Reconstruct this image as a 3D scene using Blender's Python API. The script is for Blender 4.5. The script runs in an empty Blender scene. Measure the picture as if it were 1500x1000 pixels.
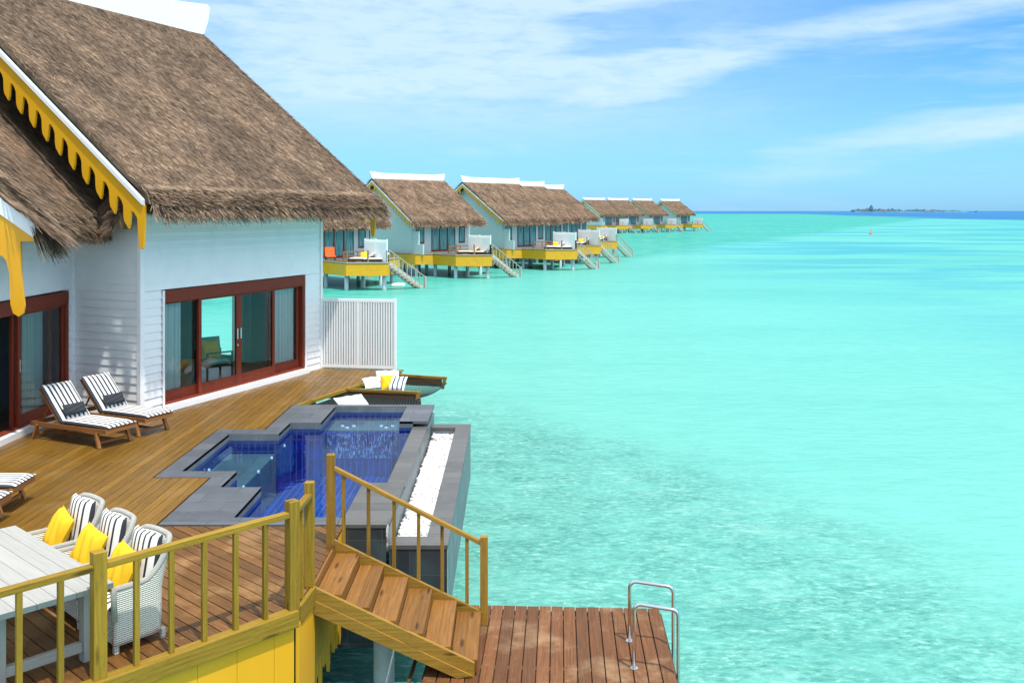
import bpy, bmesh, math, random
import numpy as np
from mathutils import Vector, Matrix, noise as mnoise
random.seed(7); np.random.seed(7)
R = math.radians
S = bpy.context.scene
COL = S.collection

# ------------------------------------------------------------------ camera
cam_d = bpy.data.cameras.new('camera'); cam = bpy.data.objects.new('camera', cam_d); COL.objects.link(cam)
cam.location = (0, 0, 4.1); cam.rotation_euler = (R(90), 0, 0)
cam_d.sensor_width = 36; cam_d.lens = 33.6; cam_d.shift_y = -191/1500
cam_d.clip_end = 80000; cam_d.clip_start = .1
S.camera = cam
# ------------------------------------------------------------------ sky and sun
SUN = Vector((.57*math.cos(R(68)), -.82*math.cos(R(68)), math.sin(R(68)))).normalized()
world = bpy.data.worlds.new('World'); S.world = world; world.use_nodes = True
S.view_settings.view_transform = 'Standard'; S.view_settings.look = 'None'
S.view_settings.exposure = 0.8; S.view_settings.gamma = 1

class NT:
    def __init__(s, nt): s.nt = nt; nt.nodes.clear()
    def n(s, typ, props=None, **ins):
        nd = s.nt.nodes.new(typ)
        for k, v in (props or {}).items(): setattr(nd, k, v)
        for k, v in ins.items():
            if k[0] == '_' : key = int(k[1:])
            else: key = k.replace('__', ' ')
            sock = nd.inputs[key]
            if isinstance(v, bpy.types.NodeSocket): s.nt.links.new(v, sock)
            else: sock.default_value = v
        return nd
    def math(s, op, a, b=0.0, c=0.0, clamp=False):
        nd = s.n('ShaderNodeMath', {'operation': op, 'use_clamp': clamp}, _0=a, _1=b, _2=c); return nd.outputs[0]
    def ramp(s, fac, stops, interp='LINEAR'):
        nd = s.n('ShaderNodeValToRGB', None, Fac=fac); cr = nd.color_ramp; cr.interpolation = interp
        while len(cr.elements) < len(stops): cr.elements.new(.5)
        for e, (p, c) in zip(cr.elements, stops):
            e.position = p; e.color = (c[0], c[1], c[2], 1) if hasattr(c, '__len__') else (c, c, c, 1)
        return nd.outputs[0]
    def mix(s, f, a, b, mode='MIX'):
        nd = s.n('ShaderNodeMix', {'data_type': 'RGBA', 'blend_type': mode}, _0=f)
        for k, v in ((6, a), (7, b)):
            if isinstance(v, bpy.types.NodeSocket): s.nt.links.new(v, nd.inputs[k])
            else: nd.inputs[k].default_value = (v[0], v[1], v[2], 1)
        return nd.outputs[2]
    def sstep(s, x, lo, hi, a=0.0, b=1.0):
        nd = s.n('ShaderNodeMapRange', {'interpolation_type': 'SMOOTHSTEP'}, _0=x, _1=lo, _2=hi, _3=a, _4=b); return nd.outputs[0]
    def noise(s, vec, scale, detail=4, rough=.55, dist=0.0, out=0):
        nd = s.n('ShaderNodeTexNoise', None, Vector=vec, Scale=scale, Detail=detail, Roughness=rough, Distortion=dist); return nd.outputs[out]
    def map(s, vec, scale=(1, 1, 1), rot=(0, 0, 0), loc=(0, 0, 0)):
        return s.n('ShaderNodeMapping', None, Vector=vec, Location=loc, Rotation=rot, Scale=scale).outputs[0]

w = NT(world.node_tree)
sky = w.n('ShaderNodeTexSky', {'sky_type': 'NISHITA', 'sun_disc': False, 'sun_elevation': R(68), 'sun_rotation': R(145), 'air_density': 1.0, 'dust_density': .25, 'ozone_density': 2.5})
tc = w.n('ShaderNodeTexCoord').outputs['Generated']
sx = w.n('ShaderNodeSeparateXYZ', None, Vector=tc)
dx, dz = sx.outputs[0], sx.outputs[2]
skyc = w.mix(w.sstep(dz, .24, .5), sky.outputs[0], w.mix(.45, sky.outputs[0], (6.5, 6.2, 5.8)))  # sky above the frame brightened as added fill for shaded walls
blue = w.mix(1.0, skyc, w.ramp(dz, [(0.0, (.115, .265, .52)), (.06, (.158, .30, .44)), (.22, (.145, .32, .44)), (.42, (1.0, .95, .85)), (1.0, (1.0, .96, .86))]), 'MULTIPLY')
n1 = w.noise(w.map(tc, (1.6, 1.2, 11), (0, R(5), 0), (3.1, .4, 7.35)), 1.7, 6, .55, .35)
n2 = w.noise(w.map(tc, (2.6, 2, 30), (0, R(-6), 0), (1.7, 2.4, .2)), 2.6, 6, .62, .5)
n3 = w.noise(w.map(tc, (9, 9, 40), (0, R(-4), 0), (5, 1, 2)), 3.0, 5, .6, .2)
# big soft cloud bank filling the upper middle of the view, streaks elsewhere
bank = w.math('MULTIPLY', w.sstep(dx, .36, -.02), w.sstep(dz, .085, .125))
bank = w.math('MULTIPLY', bank, w.sstep(dx, -.36, -.2, .35, 1.0))
def band(c0, k, th, dlo, dhi):
    q = w.math('ABSOLUTE', w.math('SUBTRACT', dz, w.math('ADD', c0, w.math('MULTIPLY', dx, k))))
    return w.math('MULTIPLY', w.sstep(q, th, 0.0), w.sstep(dx, dlo, dhi))
bands = w.math('ADD', band(.118, .16, .04, .02, .16), w.math('MULTIPLY', band(.010, .155, .035, .12, .3), .7))
m1 = w.sstep(w.math('ADD', n1, w.math('ADD', w.math('MULTIPLY', bank, .36), w.math('MULTIPLY', bands, .24))), .47, .80)
m2 = w.math('MULTIPLY', w.sstep(n2, .50, .72), w.sstep(dz, .015, .06))
veil = w.math('MULTIPLY', w.math('MULTIPLY', w.sstep(dx, .50, -.05), w.sstep(dz, .04, .11)), w.sstep(n1, .3, .5, .5, .72))
m = w.math('MAXIMUM', w.math('MAXIMUM', m1, veil), w.math('MULTIPLY', m2, .35))
m = w.math('MULTIPLY', m, w.sstep(n3, .25, .6, .72, 1.0))
m = w.math('MULTIPLY', m, w.sstep(dz, 0.0, .07, .25, .84), 0, True)
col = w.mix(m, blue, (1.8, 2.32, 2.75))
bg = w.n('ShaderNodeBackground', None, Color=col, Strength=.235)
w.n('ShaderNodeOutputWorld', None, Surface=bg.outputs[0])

sd = bpy.data.lights.new('sun', 'SUN'); sun = bpy.data.objects.new('sun', sd); COL.objects.link(sun)
sd.energy = 2.75; sd.angle = R(1.2); sd.color = (1.0, .955, .88)
sun.location = SUN*60; sun.rotation_euler = SUN.to_track_quat('Z', 'Y').to_euler()

# ------------------------------------------------------------------ materials
MATS = {}
def newmat(name):
    m = bpy.data.materials.new(name); m.use_nodes = True; MATS[name] = m
    return m, NT(m.node_tree)
def finish(t, **ins):
    p = t.n('ShaderNodeBsdfPrincipled', None, **ins)
    t.n('ShaderNodeOutputMaterial', None, Surface=p.outputs[0]); return p
def attr(t, name='tone'): return t.n('ShaderNodeAttribute', {'attribute_name': name}).outputs['Fac']
def uvc(t): return t.n('ShaderNodeTexCoord').outputs['UV']
def objc(t): return t.n('ShaderNodeTexCoord').outputs['Object']
def c3(c, k=1.0): return tuple(min(1, x*k) for x in c)

def wood(name, dark, light, rough=.55, tone=.45, knots=False, wet=0.0, bump=.25, patch=None, mott=.22, scale=1.0, specks=0.0):
    m, t = newmat(name)
    uv = uvc(t); tn = attr(t)
    g = t.noise(t.map(uv, (1.1*scale, 26*scale, 1)), 1.6, 6, .6, .4)
    fine = t.noise(t.map(uv, (5*scale, 120*scale, 1)), 1.2, 3, .6)
    c = t.ramp(g, [(.25, dark), (.75, light)])
    c = t.mix(t.math('MULTIPLY', fine, .3), c, c3(dark, .6))
    if knots:
        v = t.n('ShaderNodeTexVoronoi', None, Vector=t.map(uv, (1.6, 8, 1)), Scale=1.0)
        k = t.sstep(v.outputs['Distance'], .24, .08)
        c = t.mix(t.math('MULTIPLY', k, .8), c, c3(dark, .28))
    big = t.noise(objc(t), 1.1, 5, .62)
    if patch:
        c = t.mix(t.sstep(big, .5, .68), c, patch)
    sp = t.noise(objc(t), 9, 5, .7)
    c = t.mix(t.math('MULTIPLY', t.sstep(sp, .6, .75), mott), c, c3(light, 2.2))
    if specks:
        s1 = t.noise(objc(t), 34, 4, .7); c = t.mix(t.math('MULTIPLY', t.sstep(s1, .62, .72), specks), c, c3(light, 2.6))
        s2 = t.noise(t.map(uv, (7, 30, 1)), 2.0, 5, .7); c = t.mix(t.sstep(s2, .54, .74, 0, .65), c, c3(dark, .45))
    f = t.math('ADD', 1 - tone/2, t.math('MULTIPLY', tn, tone))
    c = t.mix(1.0, c, t.n('ShaderNodeCombineColor', None, _0=f, _1=f, _2=f).outputs[0], 'MULTIPLY')
    b = t.n('ShaderNodeBump', None, Strength=bump, Distance=.01, Height=t.math('ADD', g, fine))
    rr = t.math('ADD', rough - wet/2, t.math('MULTIPLY', t.sstep(big, .35, .65), wet))
    finish(t, Base__Color=c, Roughness=rr, Normal=b.outputs[0], Specular__IOR__Level=.22)
    return m
def plain(name, c, rough=.5, metal=0.0, var=.12, vs=3.0, bump=.0, bs=60.0, tone=0.0, dirt=None, spec=.5):
    m, t = newmat(name)
    nz = t.noise(objc(t), vs, 6, .62)
    cc = t.ramp(nz, [(.3, c3(c, 1 - var)), (.7, c3(c, 1 + var*.4))])
    if dirt: cc = t.mix(t.sstep(t.noise(t.map(objc(t), (3, 3, .8)), 2.2, 6, .7), .55, .8), cc, dirt)
    if tone:
        f = t.math('ADD', 1 - tone/2, t.math('MULTIPLY', attr(t), tone))
        cc = t.mix(1.0, cc, t.n('ShaderNodeCombineColor', None, _0=f, _1=f, _2=f).outputs[0], 'MULTIPLY')
    kw = dict(Base__Color=cc, Roughness=rough, Metallic=metal)
    if bump:
        b = t.n('ShaderNodeBump', None, Strength=bump, Distance=.01, Height=t.noise(objc(t), bs, 3, .6)); kw['Normal'] = b.outputs[0]
    finish(t, **kw); return m
def stripes(name, black, white, pitch, duty=.42, axis=0, rough=.85):
    m, t = newmat(name)
    s = t.n('ShaderNodeSeparateXYZ', None, Vector=uvc(t)).outputs[axis]
    fr = t.math('FRACT', t.math('DIVIDE', s, pitch))
    k = t.math('LESS_THAN', fr, duty)
    weave = t.noise(t.map(uvc(t), (1, 1, 1)), 300, 2)
    c = t.mix(k, white, black)
    c = t.mix(t.math('MULTIPLY', weave, .12), c, (.2, .2, .2))
    b = t.n('ShaderNodeBump', None, Strength=.25, Distance=.01, Height=t.noise(objc(t), 14, 4, .6))
    finish(t, Base__Color=c, Roughness=rough, Normal=b.outputs[0]); return m
def arch_glass(name, tint, refl_boost=1.0, rough=0.0, bump=0.0, bscale=3.0, ior=1.5):
    m, t = newmat(name)
    fr = t.n('ShaderNodeFresnel', None, IOR=ior).outputs[0]
    gl = t.n('ShaderNodeBsdfGlossy', None, Roughness=rough)
    if bump:
        b = t.n('ShaderNodeBump', None, Strength=bump, Distance=.02, Height=t.noise(objc(t), bscale, 3, .5)).outputs[0]
        t.nt.links.new(b, gl.inputs['Normal'])
    tr = t.n('ShaderNodeBsdfTransparent', None, Color=(*tint, 1))
    mx = t.n('ShaderNodeMixShader', None, _0=t.math('MULTIPLY', fr, refl_boost, 0, True), _1=tr.outputs[0], _2=gl.outputs[0])
    t.n('ShaderNodeOutputMaterial', None, Surface=mx.outputs[0]); return m

wood('deck_gold', (.10, .046, .006), (.275, .147, .020), .38, .5, specks=.35, wet=.2, patch=(.18, .10, .024), mott=.22)
wood('deck_near', (.08, .032, .008), (.21, .098, .026), .5, .55, specks=.6, wet=.2, patch=(.24, .13, .05), mott=.45)
wood('platform_wood', (.09, .035, .012), (.22, .094, .036), .6, .5, specks=.4, patch=(.26, .155, .08), mott=.45)
wood('rail_wood', (.19, .112, .010), (.39, .245, .027), .6, .35, specks=.1, knots=True, mott=.05)
wood('rail_gold', (.17, .085, .010), (.38, .22, .035), .55, .4, specks=.15, knots=True, mott=.08)
wood('tread_wood', (.14, .055, .012), (.30, .145, .034), .5, .4, knots=True, mott=.2)
wood('lounger_wood', (.20, .075, .02), (.38, .17, .055), .45, .3)
wood('door_wood', (.15, .022, .010), (.25, .045, .020), .55, .2, mott=.03, bump=.1)
wood('table_wood', (.33, .325, .305), (.44, .435, .41), .5, .12, mott=.0, bump=.12)
wood('far_wood', (.22, .12, .06), (.38, .24, .14), .6, .3)
wood('grey_timber', (.36, .33, .27), (.56, .52, .44), .7, .3)
wood('dark_timber', (.05, .03, .02), (.12, .07, .04), .6, .3)
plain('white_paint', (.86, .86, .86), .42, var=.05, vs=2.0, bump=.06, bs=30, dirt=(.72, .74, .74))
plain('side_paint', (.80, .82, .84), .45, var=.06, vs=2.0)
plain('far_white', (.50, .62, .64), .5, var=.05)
plain('ridge_white', (.86, .86, .86), .4, var=.03)
plain('trim_white', (.78, .81, .84), .45, var=.05)
plain('yellow_paint', (.72, .36, .008), .38, var=.07, vs=1.4, bump=.05, bs=25)
plain('skirt_yellow', (.74, .37, .008), .5, var=.06, vs=1.2, bump=.06, bs=20, dirt=(.74, .36, .012))
plain('far_yellow', (.72, .37, .008), .45, var=.12)
plain('steel', (.72, .72, .74), .16, 1.0, var=.06)
plain('black_fabric', (.028, .032, .042), .9, var=.2, bump=.2, bs=120)
plain('yellow_fabric', (.78, .45, .006), .85, var=.06, bump=.25, bs=60)
plain('white_fabric', (.80, .79, .76), .9, var=.05, bump=.25, bs=40)
plain('blue_fabric', (.62, .78, .86), .9, var=.08, bump=.2, bs=40)
plain('beige_fabric', (.72, .56, .40), .9, var=.1)
plain('orange_fabric', (.85, .12, .01), .8, var=.1)
plain('green_fabric', (.18, .5, .4), .9, var=.1)
plain('net_black', (.02, .024, .022), .8, var=.2)
plain('pebble_white', (.74, .74, .72), .6, var=.08, tone=.4)
plain('pile_grey', (.50, .56, .57), .6, var=.2, vs=5, dirt=(.42, .40, .22))
plain('pile_far', (.46, .55, .58), .6, var=.2, vs=1.5, dirt=(.15, .28, .27))
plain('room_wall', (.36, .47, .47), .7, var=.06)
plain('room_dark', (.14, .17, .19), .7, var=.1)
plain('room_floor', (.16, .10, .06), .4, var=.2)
plain('sand', (.30, .38, .44), .9)  # beach sand dulled bluish, distance haze put into its colour
plain('hazy_green', (.07, .17, .22), .9, var=.4, vs=.02)  # bluish distance haze put into the tree colour
plain('red_paint', (.7, .08, .04), .5)
plain('handle_metal', (.75, .75, .72), .25, 1.0)

def thatch(name, k=1.0, lo=.62, hi=1.32, flat=0.0):
    m, t = newmat(name)
    tn = attr(t)
    a = (.075*k, .046*k, .028*k); b = (.205*k, .132*k, .084*k); c = (.43*k, .31*k, .205*k)
    cc = t.ramp(t.math('ADD', t.math('MULTIPLY', tn, 1-flat), flat*.5), [(0, a), (.5, b), (1, c)])
    big = t.noise(objc(t), .7, 5, .62)
    f = t.math('MULTIPLY', t.sstep(big, .32, .68, .66, 1.3), t.sstep(t.noise(objc(t), 4.5, 5, .7), .33, .66, lo, hi))
    cc = t.mix(1.0, cc, t.n('ShaderNodeCombineColor', None, _0=f, _1=f, _2=f).outputs[0], 'MULTIPLY')
    med = t.noise(objc(t), 6, 4, .6)
    cc = t.mix(t.math('MULTIPLY', t.sstep(med, .5, .75), .35), cc, (.22*k, .13*k, .07*k))
    finish(t, Base__Color=cc, Roughness=.9); return m
thatch('thatch'); thatch('thatch_far', 1.12, .85, 1.15, .45)

# wicker: woven strands in UV metres
m_, t_ = newmat('wicker')
u_ = uvc(t_)
wv = t_.n('ShaderNodeTexWave', {'wave_type': 'BANDS', 'bands_direction': 'Y'}, Vector=u_, Scale=16.0, Distortion=1.2, Detail=2.0).outputs['Fac']
wh = t_.n('ShaderNodeTexWave', {'wave_type': 'BANDS', 'bands_direction': 'X'}, Vector=u_, Scale=11.0, Distortion=.8, Detail=2.0).outputs['Fac']
ww = t_.math('MULTIPLY', wv, t_.math('ADD', .45, t_.math('MULTIPLY', wh, .55)))
cw = t_.ramp(ww, [(.02, (.30, .285, .25)), (.25, (.74, .72, .66)), (1, (.90, .885, .83))])
cw = t_.mix(t_.sstep(t_.noise(u_, 9, 4, .7), .6, .8, 0, .45), cw, (.72, .62, .33))
bw = t_.n('ShaderNodeBump', None, Strength=.8, Distance=.01, Height=ww)
finish(t_, Base__Color=cw, Roughness=.55, Normal=bw.outputs[0])

stripes('stripe_cushion', (.014, .018, .034), (.84, .83, .80), .094, .44)
stripes('stripe_chair', (.016, .018, .03), (.85, .84, .80), .078, .34)
stripes('stripe_blue', (.02, .05, .12), (.80, .85, .88), .11, .3)

# stone slabs
def stone(name, c, sx=.42, sy=.42, rough=.55, mortar=.45, off=.5, var=.22, rot=0.0):
    m, t = newmat(name)
    v = t.map(uvc(t), (1, 1, 1), (0, 0, rot))
    br = t.n('ShaderNodeTexBrick', {'offset': off}, Vector=v, Color1=(*c3(c, 1 - var), 1), Color2=(*c3(c, 1 + var), 1), Mortar=(*c3(c, mortar), 1), Scale=1.0, Mortar__Size=.006, Bias=0.0, Brick__Width=sx, Row__Height=sy)
    nz = t.noise(objc(t), 5, 6, .65)
    cc = t.mix(t.sstep(nz, .4, .75, 0, .4), br.outputs[0], c3(c, 1.5))
    cc = t.mix(t.sstep(t.noise(t.map(objc(t), (1, 6, 1)), 2, 5, .7), .55, .8, 0, .45), cc, c3(c, .6))
    b = t.n('ShaderNodeBump', None, Strength=.3, Distance=.005, Height=t.math('ADD', nz, br.outputs[1]))
    finish(t, Base__Color=cc, Roughness=rough, Normal=b.outputs[0]); return m
stone('coping_stone', (.088, .094, .108), .8, .42, .5)
stone('coping_warm', (.095, .088, .082), 3.0, .34, .42, off=0)
stone('pool_face', (.035, .038, .045), .45, .45, .16, mortar=1.8, off=0)
stone('wet_face', (.12, .145, .16), .5, .45, .5, mortar=1.3)
stone('ledge_stone', (.115, .15, .135), .5, .5, .3)
stone('pool_tile', (.012, .055, .34), 40.0, .115, .12, mortar=3.0, off=0, var=.18, rot=R(90))
for nd in MATS['pool_tile'].node_tree.nodes:
    if nd.type == 'TEX_BRICK':
        nd.inputs['Color1'].default_value = (.001, .013, .11, 1); nd.inputs['Color2'].default_value = (.002, .034, .22, 1)
        nd.inputs['Mortar'].default_value = (.05, .17, .52, 1); nd.inputs['Mortar Size'].default_value = .006
stone('navy_tile', (.008, .018, .13), .12, .16, .1, mortar=.2, off=0)
for nd in MATS['navy_tile'].node_tree.nodes:
    if nd.type == 'TEX_BRICK':
        nd.inputs['Mortar'].default_value = (.05, .075, .24, 1); nd.inputs['Mortar Size'].default_value = .016
m_, t_ = newmat('mosaic')
vo = t_.n('ShaderNodeTexVoronoi', None, Vector=t_.map(uvc(t_), (52, 15, 1)), Scale=1.0)
cm = t_.ramp(vo.outputs['Color'], [(.25, (.01, .03, .12)), (.5, (.03, .09, .34)), (.66, (.35, .5, .62)), (.82, (.02, .05, .22))])
finish(t_, Base__Color=cm, Roughness=.2)

arch_glass('glass_tint', (.84, .97, .95), 1.2)
arch_glass('glass_far', (.30, .52, .52), 1.6)
arch_glass('pool_water', (.60, .80, 1.0), .16, .015, .10, 4.0, 1.30)
m_, t_ = newmat('curtain')
df = t_.n('ShaderNodeBsdfDiffuse', None, Color=(.95, .96, .96, 1)); tl = t_.n('ShaderNodeBsdfTranslucent', None, Color=(.9, .95, .95, 1))
t_.n('ShaderNodeOutputMaterial', None, Surface=t_.n('ShaderNodeMixShader', None, _0=.4, _1=df.outputs[0], _2=tl.outputs[0]).outputs[0])

# ocean
m_, t = newmat('lagoon')
pos = t.n('ShaderNodeNewGeometry').outputs['Position']
sp = t.n('ShaderNodeSeparateXYZ', None, Vector=pos); X, Y = sp.outputs[0], sp.outputs[1]
wob = t.noise(t.map(pos, (.11, .06, 1)), 1.0, 5, .62)
wobs = t.math('MULTIPLY', t.math('SUBTRACT', wob, .5), 1.0)
# sand lagoon base with broad drifts
drift = t.noise(t.map(pos, (.012, .03, 1), (0, 0, R(8))), 1.0, 6, .6)
base = t.ramp(drift, [(.3, (.10, .44, .36)), (.52, (.135, .51, .42)), (.75, (.17, .55, .455))])
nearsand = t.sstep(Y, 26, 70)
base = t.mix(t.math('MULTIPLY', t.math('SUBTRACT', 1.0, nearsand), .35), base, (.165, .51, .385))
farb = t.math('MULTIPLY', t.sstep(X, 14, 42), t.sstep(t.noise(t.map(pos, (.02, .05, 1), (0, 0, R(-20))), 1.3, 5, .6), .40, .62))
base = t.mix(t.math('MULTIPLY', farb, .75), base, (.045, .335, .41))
streak = t.noise(t.map(pos, (.05, .35, 1)), 1.0, 5, .65)
base = t.mix(t.sstep(streak, .5, .8, 0, .28), base, (.07, .39, .345))
# coral garden round the near villa
ex = t.math('DIVIDE', t.math('ADD', X, 6.0), 13.0); ey = t.math('DIVIDE', t.math('SUBTRACT', Y, 8.0), 22.0)
rr = t.math('ADD', t.math('MULTIPLY', ex, ex), t.math('MULTIPLY', ey, ey))
rr = t.math('ADD', rr, t.math('MULTIPLY', wobs, 1.5))
reef = t.sstep(rr, 1.55, .95)
cl = t.noise(t.map(pos, (.6, .95, 1)), 1.0, 7, .72, .3)
fineN = t.noise(t.map(pos, (4.2, 8.5, 1)), 1.25, 7, .74, .5)
reefc = t.ramp(fineN, [(.32, (.02, .16, .125)), (.45, (.075, .32, .25)), (.55, (.13, .43, .34)), (.68, (.34, .64, .53))])
reefm = t.math('MULTIPLY', reef, t.sstep(cl, .36, .62, .5, 1.0))
base = t.mix(reefm, base, reefc)
pt = t.noise(t.map(pos, (.38, .55, 1), (0, 0, R(25))), 1.0, 7, .7, .6)
base = t.mix(t.math('MULTIPLY', reef, t.sstep(pt, .50, .66, 0, .5)), base, (.045, .27, .225))
base = t.mix(t.math('MULTIPLY', reef, t.sstep(pt, .46, .34, 0, .45)), base, (.28, .60, .50))
crs = t.noise(t.map(pos, (2.1, 3.0, 1)), 1.6, 8, .8, .9)
base = t.mix(t.math('MULTIPLY', reef, t.sstep(crs, .57, .68, 0, .55)), base, (.03, .20, .165))
# glints and dark of small waves painted into the near water colour
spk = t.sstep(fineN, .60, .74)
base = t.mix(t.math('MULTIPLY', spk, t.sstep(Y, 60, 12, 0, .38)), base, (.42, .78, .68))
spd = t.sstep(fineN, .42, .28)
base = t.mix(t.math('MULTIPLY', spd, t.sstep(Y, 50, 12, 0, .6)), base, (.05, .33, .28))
# weed and coral below the row of far villas
dl = t.math('ADD', t.math('MULTIPLY', t.math('ADD', X, 9.0), .90), t.math('MULTIPLY', t.math('SUBTRACT', Y, 78.0), -.44))
dl = t.math('ADD', dl, t.math('MULTIPLY', wobs, 16.0))
r2 = t.math('MULTIPLY', t.sstep(dl, 7, -4), t.sstep(Y, 44, 62))
base = t.mix(t.math('MULTIPLY', r2, .72), base, t.ramp(t.noise(t.map(pos, (.3, .6, 1)), 1.0, 5, .7), [(.35, (.02, .25, .19)), (.65, (.07, .50, .36))]))
gr = t.sstep(t.noise(t.map(pos, (.9, 3.2, 1)), 1.0, 6, .75), .3, .7, .765, .875)  # fine ripple light and dark, also painted into the colour
base = t.mix(1.0, base, t.n('ShaderNodeCombineColor', None, _0=gr, _1=gr, _2=t.math('MULTIPLY', gr, 1.045)).outputs[0], 'MULTIPLY')
# deep blue channel beyond the lagoon
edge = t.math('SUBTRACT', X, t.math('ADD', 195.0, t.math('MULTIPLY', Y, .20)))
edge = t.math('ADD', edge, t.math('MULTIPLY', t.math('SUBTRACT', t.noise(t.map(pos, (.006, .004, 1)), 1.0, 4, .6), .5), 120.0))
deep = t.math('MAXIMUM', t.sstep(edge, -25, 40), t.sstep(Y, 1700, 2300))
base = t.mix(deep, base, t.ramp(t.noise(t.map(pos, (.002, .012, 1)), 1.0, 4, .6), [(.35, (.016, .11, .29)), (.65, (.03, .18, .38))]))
b1 = t.noise(t.map(pos, (1.0, 2.3, 1), (0, 0, R(12))), 2.2, 5, .6, .3)
b2 = t.noise(t.map(pos, (.25, .6, 1)), 1.0, 3, .5)
bp = t.n('ShaderNodeBump', None, Strength=.55, Distance=.06, Height=t.math('ADD', b1, t.math('MULTIPLY', b2, 2.0)))
fw = t.math('MINIMUM', t.n('ShaderNodeFresnel', None, IOR=1.33, Normal=bp.outputs[0]).outputs[0], .20)
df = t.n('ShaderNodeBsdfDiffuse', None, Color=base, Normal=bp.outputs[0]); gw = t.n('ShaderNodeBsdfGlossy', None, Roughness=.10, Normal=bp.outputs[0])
t.n('ShaderNodeOutputMaterial', None, Surface=t.n('ShaderNodeMixShader', None, _0=fw, _1=df.outputs[0], _2=gw.outputs[0]).outputs[0])

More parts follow.
